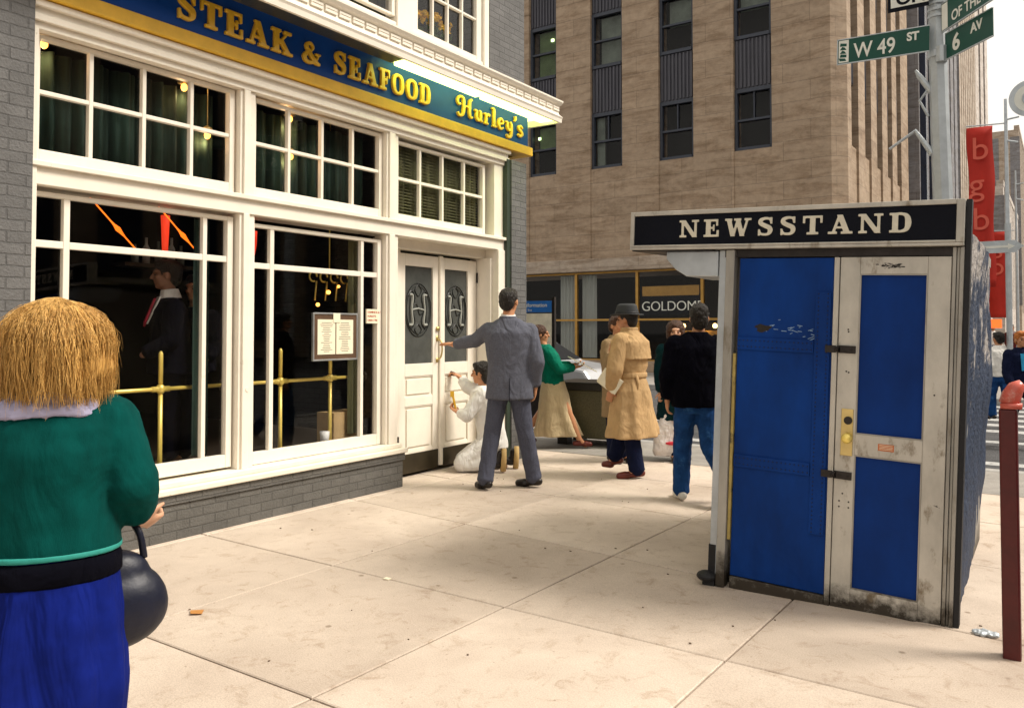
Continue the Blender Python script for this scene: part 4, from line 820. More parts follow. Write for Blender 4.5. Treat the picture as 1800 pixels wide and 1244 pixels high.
V = MB().box(.06,.46,-.01,0,0,.3).build('one_way_sign', 'kblack', sp_); V.location = (.06,-.02,4.40); V.rotation_euler = (0,0,math.radians(-30))

def banner_pole(x, y, h, z0, z1, w, lab, txt):
    b = empty('banner_pole', lab, 'banner', (x,y,0), group='red banner poles along the avenue')
    MB().tube([(0,0,0),(0,0,h*.6),(0,0,h)], [.06,.045,.03], 10).tube([(0,0,h*.93),(.25,0,h*.935)], .02, 6).tube([(0,0,h*.86),(.22,0,h*.85)], .02, 6).tube([(0,0,z1+.02),(-w-.26,0,z1+.05)], .015, 6).build('pole', 'galv', b)
    m = MB(); n = 20; vs = []
    for i in range(n+1):
        z = z0+(z1-z0)*i/n
        for s in (0, 1): vs.append((-.24-w*s+.02*math.sin(i*.6), .04*math.sin(i*.5+s), z))
    m.add(vs, [(2*i,2*i+1,2*i+3,2*i+2) for i in range(n)]); o = m.build('banner_cloth', 'banner', b, smooth=True); o.modifiers.new('s','SOLIDIFY').thickness = .01
    for k, c in enumerate(txt): text(c, (-.22-w+.05*(1-k%2), -.07, z1-.72-k*.78), KU, KN, .85*w/.6, 'bannerlet', o, depth=.002)
banner_pole(-1.0, 20.6, 6.5, 2.4, 5.95, .50, 'tall thin street pole with a long red banner hanging above the newsstand roof', 'bgb')
banner_pole(-1.35, 33, 7.0, 1.9, 4.9, .62, 'more distant street pole with a red banner, at the right edge', 'go')
ow_ = empty('one_way_sign_post', 'grey arrow street sign on a slim post beyond the newsstand', 'sign', (-.75,15.5,0))
MB().tube([(0,0,-.1),(0,0,3.2)], .045, 10).build('post', 'galv', ow_)
q = MB().prism([(-.42,-.05,2.72),(.10,-.05,2.72),(.22,-.05,2.82),(.10,-.05,2.92),(-.42,-.05,2.92)], (0,.01,0)).build('sign_plate', 'galv', ow_)
MB().prism([(-.34,-.053,2.80),(0,-.053,2.80),(0,-.053,2.77),(.10,-.053,2.82),(0,-.053,2.87),(0,-.053,2.84),(-.34,-.053,2.84)], (0,-.002,0)).build('arrow_mark', 'signwhite', q)
rs = empty('round_sign', 'round pale grey disc sign at the right edge against the sky', 'sign', (-.42,14,0))
MB().tube([(.05,-.01,4.85),(.05,.01,4.85)], .27, 36).build('disc', 'galv', rs); MB().tube([(.05,-.013,4.85),(.05,-.011,4.85)], .20, 36).build('disc_field', 'signwhite', rs)
MB().tube([(.05+.09*math.cos(a),-.018,4.85+.10*math.sin(a)) for a in [2*math.pi*i/20 for i in range(17)]], .014, 6).build('disc_mark', 'galv', rs); MB().tube([(.34,.05,-.15),(.34,.05,5.4)], .035, 10).tube([(.34,.05,4.9),(.05,.03,4.85)], .02, 6).build('post', 'galv', rs)
for x, y, z, w, h, lab in ((-3.6,36,1.65,.45,.8,'orange lit shop sign beside the far pavement, the taller one'),(-2.5,38,1.55,.8,.35,'low wide orange lit sign down the avenue'),(-4.2,44,1.2,.5,.4,'small orange lit sign low behind the newsstand edge')):
    r_ = empty('lit_sign', lab, 'sign', (x,y,0), group='orange lit signs far down the avenue'); MB().box(-w/2,w/2,-.05,.05,z,z+h).build('lit_panel', 'orangesign', r_); MB().tube([(0,0,-.1),(0,0,z)], .04, 8).build('post', 'galv', r_)
ys_ = empty('yellow_sign', 'yellow upright shop sign on a post beyond the newsstand', 'sign', (-3.3,32,0)); MB().box(-.2,.2,-.04,.04,2.0,3.1).build('panel', 'yellow', ys_); MB().tube([(0,0,-.1),(0,0,2.0)], .04, 8).build('post', 'galv', ys_)
# phone / bus information panel
ip = empty('information_panel', 'street information panel with blue header and pale poster beyond the restaurant corner', 'sign', (-7.06,10.9,0)); ip.rotation_euler = (0,0,math.radians(10))
MB().box(-.42,.36,-.03,.03,1.74,1.92).build('header', 'bluep', ip); MB().box(-.42,.36,-.03,.03,.85,1.72).build('poster', 'cream2', ip); MB().box(-.46,.40,-.025,.035,.0,.85).box(.37,.41,-.035,.035,.85,1.98).build('stand', 'iron', ip)
text('Information', (-.12,-.031,1.825), KU, KN, .085, 'signwhite', ip, depth=.001, off=.001); text('Bus', (-.05,-.031,1.76), KU, KN, .05, 'signwhite', ip, depth=.001); MB().tube([(-.24,-.031,1.84),(-.24,-.034,1.84)], .04, 16).build('emblem', 'signwhite', ip)
# planter
pl_ = empty('stone_planter', 'brown granite planter on short feet at the side street kerb', 'planter', (-4.98,9.25,0)); pl_.rotation_euler = (0,0,math.radians(3))
MB().box(-.47,.47,-.32,.32,.10,.70).build('box', 'gran', pl_, bevel=.01); MB().box(-.50,.50,-.35,.35,.702,.80).build('rim', 'granrim', pl_, bevel=.01)
for x in (-.36,.36):
    for y in (-.22,.22): MB().box(x-.07,x+.07,y-.07,y+.07,.004,.10).build('foot', 'granrim', pl_)
# litter basket / parked car behind the walkers
MT['carwin'] = mat('car_window', (.01,.012,.015), .5, .1, bump=0, spec=.2)
car = empty('parked_car', 'grey car waiting in the side street behind the planter', 'car', (-9.55,14.2,-.15)); car.rotation_euler = (0,0,math.radians(0))
prof = [(-2.2,.30),(-2.22,.62),(-2.1,.82),(-1.4,.92),(-.75,1.34),(.45,1.38),(1.15,.98),(2.05,.86),(2.22,.62),(2.2,.30)]
MB().prism([(x,-.82,z) for x, z in prof], (0,1.64,0)).build('body', mat('car_paint', (.42,.43,.45), .3, .05, coat=.6, bump=0), car, bevel=.06)
MB().prism([(-1.22,-.828,.93),(-.72,-.828,1.27),(.42,-.828,1.31),(.98,-.828,.96)], (0,-.004,0)).build('side_window', 'carwin', car)
MB().prism([(.50,-.66,1.372),(.50,.66,1.372),(1.12,.70,1.016),(1.12,-.70,1.016)], (.004,0,.010)).build('windshield', 'carwin', car)
for x in (-1.35,1.35):
    for y in (-.80,.80):
        w = MB().tube([(x,y-.09,.31),(x,y+.09,.31)], .31, 24).build('wheel', 'rubber', car, smooth=False); MB().tube([(x,y-.10,.31),(x,y+.10,.31)], .17, 18).build('hub_cap', 'cleat', w)
MB().box(-2.26,-2.20,-.7,.7,.40,.52).box(2.20,2.26,-.7,.7,.40,.52).build('bumper', 'cleat', car)
# ================================================================ PEOPLE
# local frame of every figure: x = to the viewer's right, y = away, z = up; "turn" = direction faced (0 away, 90 left, 180 to the viewer, 270 right)
V3 = Vector
def rotz(v, a): return Matrix.Rotation(a, 3, 'Z') @ Vector(v)
def head_prims(m, c, turn, s=1.0, pit=0.0, M=None):
    R = M or (Matrix.Rotation(math.radians(turn), 3, 'Z') @ Matrix.Rotation(math.radians(pit), 3, 'X')); c = V3(c)
    E = lambda o, r: m.ell(c+R@V3(o)*s, tuple(k*s for k in r), 16, 11, R)
    E((0,-.012,.025), (.074,.092,.088)); E((0,.022,-.035), (.058,.066,.075)); E((0,.058,-.082), (.030,.026,.024))
    E((0,.078,.028), (.050,.020,.016)); E((0,.080,-.044), (.026,.014,.010)); E((0,.078,-.060), (.022,.013,.009))
    m.cap(c+R@V3((0,.088,.018))*s, c+R@V3((0,.108,-.022))*s, .009*s, .014*s, 8)
    for q in (-1, 1):
        E((q*.077,-.008,-.008), (.010,.020,.032)); E((q*.036,.066,-.018), (.022,.018,.020))
    return R
def hand(m, w, d, nrm, thumb, s=1.0, curl=.5):
    w, d, nrm = V3(w), V3(d).normalized(), V3(nrm).normalized(); nrm = (nrm-d*nrm.dot(d)).normalized(); a = d.cross(nrm)*thumb
    R = Matrix((a, d, nrm)).transposed()
    m.ell(w+d*.048*s, (.040*s, .052*s, .017*s), 12, 9, R); m.cap(w-d*.03*s, w+d*.02*s, .027*s, .026*s, 10)
    for i, L in enumerate((.066, .076, .071, .055)):
        b = w+d*.088*s+a*(.029-.0195*i)*s; c1 = b+(d*math.cos(curl*.6)+nrm*math.sin(curl*.6))*L*.5*s; c2 = c1+(d*math.cos(curl*1.8)+nrm*math.sin(curl*1.8))*L*.5*s
        m.cap(b, c1, .0098*s, .0092*s, 8); m.cap(c1, c2, .0092*s, .0075*s, 8)
    b = w+d*.025*s+a*.032*s; c1 = b+(d*.6+a*.7+nrm*.25).normalized()*.036*s; c2 = c1+(d*.9+a*.25+nrm*.35).normalized()*.030*s
    m.cap(b, c1, .013*s, .011*s, 8); m.cap(c1, c2, .011*s, .0085*s, 8)
def body(root, J, turn, m_, hs=1.0, pit=0, hands=True, arms=True, legs=True):
    m = MB(); a = math.radians(turn); g_ = lambda k: V3(J[k])
    head_prims(m, J['head'], J.get('hturn', turn), hs, pit)
    hb = g_('head')+V3((0,0,-.06)); m.cap(g_('neck')+V3((0,0,-.03)), hb, .056*hs, .052*hs)
    ch = (g_('shL')+g_('shR'))/2; sw_ = (g_('shL')-g_('shR')).length/2; pv = (g_('hipL')+g_('hipR'))/2
    ax = g_('shR')-g_('shL'); an = math.atan2(ax.y, ax.x)
    l = lambda t: pv.lerp(ch, t)
    m.loft([(pv-V3((0,0,.08)),.13,.09),(l(.05),.15,.10),(l(.35),.125,.085),(l(.7),.15,.10),(l(.95),sw_*.8,.09),(ch+V3((0,0,.04)),sw_*.5,.065)], an, 20)
    if arms:
        for q in 'LR':
            m.cap(g_('sh'+q), g_('el'+q), .046, .038); m.cap(g_('el'+q), g_('wr'+q), .037, .026)
            if 'hand'+q in J:
                hh = J['hand'+q]; hand(m, g_('wr'+q), hh[0], hh[1], hh[2], hh[3] if len(hh) > 3 else 1, hh[4] if len(hh) > 4 else .5)
    else:
        pass
    if legs:
        for q in 'LR':
            m.cap(g_('hip'+q), g_('kn'+q), .078, .052); m.cap(g_('kn'+q), g_('an'+q), .052, .036); m.cap(g_('an'+q), g_('toe'+q)*.6+g_('an'+q)*.4-V3((0,0,.02)), .035, .028)
    return m.build('body', m_, root, voxel=.0075, sm=2)
def eyes(root, J, turn, s=1.0, pit=0):
    R = Matrix.Rotation(math.radians(turn), 3, 'Z') @ Matrix.Rotation(math.radians(pit), 3, 'X'); c = V3(J['head'])
    for q in (-1, 1):
        e = MB().ell(c+R@V3((q*.034,.080,.0))*s, (.012*s,.008*s,.006*s), 10, 7, R).build('eye', 'eye', root); 
        MB().ell(c+R@V3((q*.034,.086,.026))*s, (.020*s,.006*s,.004*s), 10, 7, R).build('eyebrow', 'hair_d', root)
def hair(root, J, turn, mt, lumps, s=1.0, pit=0, vox=.008, disp=(.02,.03), name='hair'):
    R = Matrix.Rotation(math.radians(turn), 3, 'Z') @ Matrix.Rotation(math.radians(pit), 3, 'X'); c = V3(J['head']); m = MB()
    for o, r_ in lumps: m.ell(c+R@V3(o)*s, tuple(k*s for k in r_), 18, 12, R)
    return m.build(name, mt, root, voxel=vox, sm=2, disp=disp)
SHORT = [((0,-.022,.040),(.084,.098,.086)), ((0,-.060,.0),(.074,.054,.085)), ((0,.030,.085),(.066,.062,.038))]
def shoe(root, an, toe, mt, w=.046, sole=None, name='shoe'):
    an, toe = V3(an), V3(toe); d = (toe-an); d.z = 0; d.normalize(); heel = an-d*.055; f = min(an.z, .09)
    zt = toe.z
    m = MB(); m.cap(V3((heel.x,heel.y,heel.z-.045)), V3((toe.x,toe.y,zt+.030)), w*.80, w*.72, 14); m.cap(an, an-V3((0,0,.03)), w*.86, w*.9, 12)
    m.cap(V3((toe.x,toe.y,zt+.028))-d*.05, V3((toe.x,toe.y,zt+.026))+d*.01, w*1.0, w*.80, 14); m.v = [(x,y,z if z > min(zt, heel.z-.085) else min(zt, heel.z-.085)) for x,y,z in m.v]
    o = m.build(name, mt, root, voxel=.007, sm=2)
    if sole:
        hz = heel.z-.088; s_ = MB().loft([((0,0,0),.05,.14),((0,0,.022),.05,.14)], 0, 20)
        up = V3((0,0,1)); ax = (V3((toe.x,toe.y,zt))-V3((heel.x,heel.y,hz))).normalized(); sd_ = ax.cross(up).normalized(); nz_ = sd_.cross(ax)
        M = Matrix((sd_, ax, nz_)).transposed().to_4x4(); M.translation = (V3((toe.x,toe.y,zt))+V3((heel.x,heel.y,hz)))/2-nz_*.004; s_.xf(M); s_.build('sole', sole, o, smooth=False, bevel=.004)
    return o
def legs_cloth(root, J, mt, r=(.098,.074,.066), name='trousers', hipw=.175, hipd=.125, waist=.12, voxel=.011, disp=(.013,.10), up=None, end=.02, _=0):
    m = MB(); g_ = lambda k: V3(J[k]); pv = (g_('hipL')+g_('hipR'))/2; ax = g_('hipR')-g_('hipL'); an = math.atan2(ax.y, ax.x); up = up or V3((0,0,1))
    m.loft([(pv-V3((0,0,.10)),hipw*.9,hipd*.9),(pv,hipw,hipd),(pv+up*waist,hipw*.9,hipd*.88)], an, 22)
    for q in 'LR':
        h, k, a_ = g_('hip'+q), g_('kn'+q), g_('an'+q); m.cap(h, k, r[0], r[1], 14); m.cap(k, a_, r[1], r[2], 14); d = (a_-k).normalized(); m.tube([a_-d*.05, a_+d*end], [r[2], r[2]*1.06], 16)
    return m.build(name, mt, root, voxel=voxel, sm=2, disp=disp)
def top_cloth(root, rings, an, J, mt, sl=(.075,.062,.05), name='jacket', voxel=.011, disp=(.018,.06), slv='LR', cut=.03, fold=0, n=28, nf=9):
    m = MB(); m.loft(rings, an, n, fold, nf); g_ = lambda k: V3(J[k])
    for q in slv:
        s_, e, w = g_('sh'+q), g_('el'+q), g_('wr'+q); m.cap(s_, e, sl[0], sl[1], 14); d = (w-e).normalized(); m.cap(e, w-d*.05, sl[1], sl[2], 14); m.tube([w-d*.06, w-d*cut], [sl[2], sl[2]*1.02], 14)
    return m.build(name, mt, root, voxel=voxel, sm=2, disp=disp)
VR = math.radians(34.3)
def person(label, x, y, z=0, rz=VR, group='people on the street'):
    return empty('person', label, 'person', (x,y,z), rz, group)

MT['coatb'] = mat('drab_gabardine', (.26,.18,.10), .9, .15, 5, .03, 25, spec=.1)
def addfold(k, sc=9, dist=.03, st=(1,1,.45), stg=.8):
    t = MT[k].node_tree; b = [n for n in t.nodes if n.type == 'BSDF_PRINCIPLED'][0]; tc = nn(t, 'ShaderNodeTexCoord'); mp = nn(t, 'ShaderNodeMapping'); mp.inputs['Scale'].default_value = st; mp.inputs['Rotation'].default_value = (.5,.35,.2)
    n = nn(t, 'ShaderNodeTexNoise'); n.inputs['Scale'].default_value = sc; n.inputs['Detail'].default_value = 3; n.inputs['Roughness'].default_value = .45; n.inputs['Distortion'].default_value = 1.6
    t.links.new(tc.outputs['Object'], mp.inputs[0]); t.links.new(mp.outputs[0], n.inputs['Vector']); bp = nn(t, 'ShaderNodeBump'); bp.inputs['Strength'].default_value = stg; bp.inputs['Distance'].default_value = dist
    t.links.new(n.outputs[0], bp.inputs['Height'])
    if b.inputs['Normal'].links: t.links.new(b.inputs['Normal'].links[0].from_socket, bp.inputs['Normal'])
    t.links.new(bp.outputs[0], b.inputs['Normal'])
for k_ in ('grey','greyt','trench','coatb','denim','black','navy','overall','greenc','beige','teal','shirtw'): addfold(k_)
addfold('kblue', 2.6, .035, (1,1,.6), .35); addfold('kblue2', 2.2, .02, (1,1,.6), .25); addfold('tealk', 4.5, .035, (1,1,.5), .6); addfold('cobalt', 4, .07, (1.6,1.6,.22), .7); addfold('plasticbag', 14, .03)
# ---- man in grey suit reaching for the restaurant door
p = person('man in grey suit and dark trousers seen from behind, reaching toward the restaurant door', -4.26, 6.18)
J = dict(head=(.01,0,1.715), neck=(.0,-.02,1.58), shL=(-.180,0,1.452), shR=(.198,-.01,1.447), elL=(-.31,.14,1.355), wrL=(-.52,.34,1.315), elR=(.27,-.06,1.17), wrR=(.25,.03,.93),
 hipL=(-.075,0,.92), hipR=(.095,0,.92), knL=(-.15,.02,.50), anL=(-.205,-.06,.10), knR=(.16,.02,.50), anR=(.235,.06,.10), toeL=(-.27,.03,.0), toeR=(.11,.12,.0),
 handL=((-.8,.55,.06),(0,-.2,-1),1,1.05,.25), handR=((0,.1,-1),(-1,0,0),1,1,.6), hturn=-22)
body(p, J, 0, 'skino', 1.04); hair(p, J, -22, 'hair_d', SHORT, 1.04, disp=(.012,.03)); eyes(p, J, -22, 1.04)
legs_cloth(p, J, 'greyt', (.100,.080,.074), disp=(.014,.10))
top_cloth(p, [((0.015,0,.82),.225,.150),((.015,0,.95),.215,.145),((.01,0,1.12),.195,.135),((.01,0,1.30),.222,.145),((.01,-.01,1.43),.235,.135),((.008,-.012,1.50),.185,.105),((.003,-.01,1.56),.10,.085)], 0, J, 'grey', (.078,.068,.055), disp=(.012,.09))
MB().tube([(0,-.005,1.555),(.003,-.012,1.60)], [.075,.066], 18).build('shirt_collar', 'shirtw', p, smooth=True)
MB().loft([((0,-.012,1.535),.098,.082),((0,-.016,1.575),.080,.074),((0,-.018,1.582),.072,.066)], 0, 20).build('jacket_collar', 'grey', p, smooth=True)
MB().box(.012,.016,-.158,-.145,.80,1.02).build('jacket_vent', 'black', p)
for q, t in (('anL','toeL'),('anR','toeR')): shoe(p, J[q], J[t], 'shoeblk')
# ---- man in jeans
p = person('man in black jacket and blue jeans walking away beside the newsstand', -2.62, 6.62)
J = dict(head=(.045,.03,1.555), neck=(.02,.0,1.43), shL=(-.175,0,1.33), shR=(.185,0,1.33), elL=(-.245,-.03,1.06), wrL=(-.235,.02,.86), elR=(.245,-.04,1.06), wrR=(.225,.0,.84),
 hipL=(-.08,0,.85), hipR=(.085,0,.85), knL=(-.095,.08,.46), anL=(-.115,.06,.09), knR=(.11,-.05,.47), anR=(.19,-.30,.22), toeL=(-.12,.20,.0), toeR=(.20,-.20,.04),
 handL=((0,.1,-1),(1,0,0),-1,.95,.7), handR=((0,.1,-1),(-1,0,0),1,.95,.8), hturn=-12)
body(p, J, 0, 'skino', .97); hair(p, J, -12, 'hair_d', [((0,-.022,.045),(.088,.102,.090)), ((0,-.062,-.01),(.080,.056,.098)), ((0,.030,.085),(.070,.066,.04))], .97, disp=(.02,.03))
legs_cloth(p, J, 'denim', (.102,.080,.070), disp=(.018,.07))
top_cloth(p, [((.0,0,.80),.195,.145),((0,0,.87),.222,.158),((0,0,1.02),.225,.155),((0,0,1.18),.235,.155),((0,0,1.30),.235,.140),((.005,0,1.37),.170,.11),((.015,0,1.44),.085,.08)], 0, J, 'black', (.084,.074,.058), disp=(.02,.10))
for k, (q, t) in enumerate((('anL','toeL'),('anR','toeR'))): shoe(p, J[q], J[t], 'sneak', .050)
b = empty('shoulder_bag', 'dark brown leather bag with a chrome buckle half hidden behind the newsstand post', 'bag', (-2.42,6.62,0), VR)
MB().loft([((.12,.02,.27),.05,.05),((.12,.02,.30),.10,.06),((.14,.02,.50),.07,.05),((.15,.02,.66),.03,.02)], 0, 18).build('bag_body', 'brownbag', b, voxel=.01, sm=2, disp=(.02,.06)); MB().tube([(.13,.02,.62),(.10,.0,.78),(.05,.0,.84)], .010, 8).build('strap', 'brownbag', b); MB().box(.10,.16,-.075,-.055,.30,.36).build('buckle', 'cleat', b, bevel=.006)
# ---- trench coat man
p = person('man in tan belted trench coat and grey felt hat with papers under his arm', -3.60, 7.36)
T0 = 62
J = dict(head=(-.02,.03,1.555), neck=(.01,.0,1.44), shL=(-.10,-.13,1.345), shR=(.09,.15,1.345), elL=(-.175,-.19,1.06), wrL=(-.20,-.12,.865), elR=(.08,.22,1.05), wrR=(-.06,.24,.95),
 hipL=(-.03,-.075,.86), hipR=(.03,.075,.86), knL=(.0,-.09,.45), anL=(.05,-.10,.095), knR=(-.05,.08,.46), anR=(-.125,.14,.19), toeL=(-.11,-.12,.0), toeR=(-.22,.20,.06),
 handL=((-.2,.1,-1),(.2,.8,0),1,.95,.9), handR=((-1,0,-.2),(0,-1,0),1,.95,.8), hturn=58)
body(p, J, T0, 'skino', .97); hair(p, J, 58, 'hair_d', SHORT, .97, disp=(.01,.03)); eyes(p, J, 58, .97)
legs_cloth(p, J, 'navy', (.09,.085,.078))
aw = math.radians(50)
top_cloth(p, [((.03,.0,.40),.315,.225,.07),((.03,0,.46),.30,.215,.07),((.02,0,.66),.245,.185,.06),((.015,0,.86),.205,.165,.04),((.01,0,.985),.162,.134,.01),((.01,0,1.02),.160,.132,.01),((.01,0,1.10),.185,.15),((.0,0,1.24),.205,.165),((.0,0,1.335),.205,.150),((.0,0,1.39),.15,.115),((.005,0,1.45),.088,.08)], aw, J, 'trench', (.092,.085,.068), name='trench_coat', disp=(.016,.09), n=44, nf=8)
MB().loft([((.01,0,.985),.174,.146),((.01,0,.995),.178,.150),((.01,0,1.025),.178,.150),((.01,0,1.035),.174,.144)], aw, 30).tube([(.045,-.150,1.01),(.06,-.165,.93),(.05,-.168,.86)], [.016,.014,.008], 6).build('belt', 'trench', p, smooth=True)
MB().loft([((.015,-.012,1.17),.222,.182),((.012,-.01,1.19),.222,.180),((.005,-.006,1.34),.220,.165),((.0,0,1.40),.155,.122)], aw, 30).build('storm_cape', 'trench', p, voxel=.009, sm=1, disp=(.012,.07))
MB().loft([((.0,0,1.415),.112,.100),((.0,0,1.455),.086,.082),((.0,-.0,1.475),.090,.086),((.0,0,1.482),.074,.072)], aw, 24).build('coat_collar', 'trench', p, voxel=.008, sm=2)
hq = V3((-.02,.03,1.60)); Rh = Matrix.Rotation(math.radians(58), 3, 'Z')
H_ = empty('felt_hat', 'x', 'x') if False else None
hm_ = MB(); hm_.loft([((0,0,0),.145,.165),((0,0,.006),.152,.172),((0,0,.010),.146,.166)], 0, 30); hm_.loft([((0,0,.006),.098,.118),((0,-.0,.05),.094,.113),((0,0,.100),.082,.100),((0,0,.118),.060,.078)], 0, 26)
hm_.v = [tuple(hq+Rh@V3((x,y,z+.5*abs(x)**2.0-.25*max(0,y)**2))+V3((0,0,0))) for x,y,z in hm_.v]
ht = hm_.build('felt_hat', 'hat', p, voxel=.007, sm=1); MB().loft([((0,0,.012),.100,.120),((0,0,.040),.098,.118)], math.radians(58), 26).xf(Matrix.Translation(hq)).build('hat_band', 'hatband', ht, smooth=True)
for q, t in (('anL','toeL'),('anR','toeR')): shoe(p, J[q], J[t], 'shoered', .044)
pp = MB().box(-.006,.006,-.115,.115,-.08,.08).box(.007,.016,-.09,.11,-.09,.06); M = Matrix.Translation((-3.60,7.36,0)) @ Matrix.Rotation(VR, 4, 'Z') @ Matrix.Translation((-.215,-.16,.955)) @ Matrix.Rotation(math.radians(62), 4, 'Z') @ Matrix.Rotation(math.radians(35), 4, 'X'); pp.xf(M)
tag(pp.build('folded_papers', 'paper', bevel=.003), 'folded pale papers held against the side of the trench coat', 'papers')
# ---- companion in a pale coat, mostly hidden behind the trench coat
p = person('person in pale beige coat facing the trench coat man, mostly hidden behind him', -4.10, 8.08)
J = dict(head=(.0,0,1.50), neck=(0,0,1.38), shL=(.16,.06,1.29), shR=(-.12,-.08,1.29), elL=(.2,.05,1.02), wrL=(.16,-.1,.9), elR=(-.12,-.16,1.05), wrR=(-.10,-.22,1.2),
 hipL=(.08,0,.82), hipR=(-.08,0,.82), knL=(.08,0,.45), anL=(.08,0,.09), knR=(-.06,0,.45), anR=(-.06,0,.09), toeL=(.14,-.10,0), toeR=(0,-.12,0), handR=((.2,-.1,1),(.3,-1,0),1,.9,.3), hturn=215)
body(p, J, 200, 'skino', .95); eyes(p, J, 215, .95); hair(p, J, 215, 'hair_b', SHORT, .95)
top_cloth(p, [((.02,0,.5),.20,.17),((.0,0,.9),.17,.14),((0,0,1.0),.18,.14),((0,0,1.22),.20,.15),((0,0,1.32),.15,.11),((0,0,1.40),.08,.075)], math.radians(25), J, 'coatb', (.075,.066,.055), name='coat', disp=(.014,.09))
legs_cloth(p, J, 'navy', (.085,.07,.06))
for q, t in (('anL','toeL'),('anR','toeR')): shoe(p, J[q], J[t], 'shoeblk', .042)
# ---- woman in green striding right
p = person('woman in green blouse and long beige skirt striding right in front of the granite planter', -5.24, 8.62)
J = dict(head=(-.17,0,1.40), neck=(-.13,0,1.27), shL=(-.09,.15,1.185), shR=(-.09,-.15,1.185), elL=(.06,.20,1.0), wrL=(.22,.12,1.02), elR=(.05,-.22,.98), wrR=(.24,-.14,1.0),
 hipL=(-.02,.075,.80), hipR=(-.02,-.075,.80), knL=(-.16,.07,.44), anL=(-.34,.07,.20), knR=(.16,-.07,.45), anR=(.30,-.07,.11), toeL=(-.26,.07,.06), toeR=(.42,-.07,.03),
 handL=((1,-.3,.2),(0,0,1),1,.9,.5), handR=((1,.2,.2),(0,0,1),-1,.9,.5), hturn=268)
body(p, J, 270, 'skino', .95); eyes(p, J, 268, .95); hair(p, J, 268, 'hair_b', [((0,-.025,.035),(.092,.105,.098)),((0,-.062,-.04),(.085,.062,.11))], .95)
top_cloth(p, [((-.02,0,.78),.155,.14),((-.03,0,.90),.150,.135),((-.06,0,1.05),.175,.15),((-.09,0,1.16),.185,.14),((-.11,0,1.22),.13,.11),((-.13,0,1.28),.07,.07)], math.radians(90), J, 'greenc', (.078,.065,.055), name='blouse', disp=(.012,.09))
sk = MB(); sk.loft([((.03,0,.15),.17,.30,.12),((.025,0,.22),.17,.275,.11),((.0,0,.45),.165,.205,.07),((-.01,0,.66),.175,.180,.03),((-.02,0,.83),.15,.14)], math.radians(90), 40, 0, 7); sk.build('skirt', 'beige', p, voxel=.011, sm=2, disp=(.012,.12))
for q, t in (('anL','toeL'),('anR','toeR')): shoe(p, J[q], J[t], 'shoered', .040)
M = Matrix.Translation((-5.24,8.62,0)) @ Matrix.Rotation(VR, 4, 'Z') @ Matrix.Translation((.33,-.06,1.06)) @ Matrix.Rotation(math.radians(28), 4, 'Y')
nw = MB().add([(-.17,-.20,.0),(.20,-.20,.0),(.20,.20,.0),(-.17,.20,.0)], [(0,1,2,3)]).box(-.17,.20,-.20,.20,-.022,-.012).xf(M)
tag(nw.build('open_newspaper', 'paper'), 'white sheets of newspaper held out in front by the woman in green', 'newspaper')
# ---- dark haired woman with white shopping bag
p = person('brown haired woman in dark teal coat facing the camera behind the jeans man', -3.62, 8.62)
J = dict(head=(-.02,0,1.43), neck=(0,0,1.30), shL=(.16,0,1.22), shR=(-.16,0,1.22), elL=(.22,0,.97), wrL=(.22,-.05,.77), elR=(-.20,0,.97), wrR=(-.20,-.05,.76),
 hipL=(.08,0,.80), hipR=(-.08,0,.80), knL=(.09,0,.44), anL=(.10,.05,.10), knR=(-.07,-.08,.44), anR=(-.07,-.12,.09), toeL=(.10,-.08,0), toeR=(-.08,-.26,0), handR=((0,0,-1),(0,-1,0),1,.9,1.2), hturn=170)
body(p, J, 180, 'skin', 1.0); eyes(p, J, 170, 1.0); hair(p, J, 170, 'hair_b', [((0,-.03,.045),(.105,.11,.098)),((0,-.06,-.03),(.105,.07,.11)),((.07,-.0,0),(.035,.05,.085)),((-.07,0,0),(.035,.05,.085))], 1.0)
MB().tube([V3((-.02,0,1.43))+Matrix.Rotation(math.radians(170),3,'Z')@V3(q) for q in ((-.022,.087,-.048),(0,.093,-.052),(.022,.087,-.048))], [.002,.006,.002], 6).build('mouth', 'reds', p)
top_cloth(p, [((0,0,.45),.24,.19),((0,0,.85),.20,.16),((0,0,1.05),.19,.15),((0,0,1.18),.20,.14),((0,0,1.25),.14,.10),((0,0,1.33),.075,.075)], 0, J, 'teal', (.082,.07,.058), name='coat', disp=(.03,.08))
legs_cloth(p, J, 'navy', (.08,.07,.06))
for q, t in (('anL','toeL'),('anR','toeR')): shoe(p, J[q], J[t], 'shoeblk', .042)
b = empty('shopping_bag', 'large white plastic shopping bag with red print beside the jeans', 'bag', (-3.62,8.62,0), VR)
q = MB().loft([((-.0,-.1,.06),.18,.07),((-.0,-.1,.12),.205,.09),((.0,-.1,.38),.165,.075),((.02,-.1,.54),.09,.04),((.02,-.1,.60),.04,.02)], 0, 30, .04, 5).xf(Matrix.Translation((-.10,0,0))).build('bag_body', 'plasticbag', b, voxel=.010, sm=1, disp=(.028,.07))
MB().tube(smoothpath([(-.12,-.1,.58),(-.17,-.08,.70),(-.20,-.05,.70),(-.14,-.1,.58)], 5), .006, 6).build('bag_handle', 'plasticbag', b)
q = MB()
for x, z, w in ((-.06,.45,.05),(-.10,.21,.16),(-.03,.30,.06)): q.ell((x,-.205+.03*(z>.4),z), (w/2,.012,.022), 12, 6)
q.build('red_print', 'redmark', b)
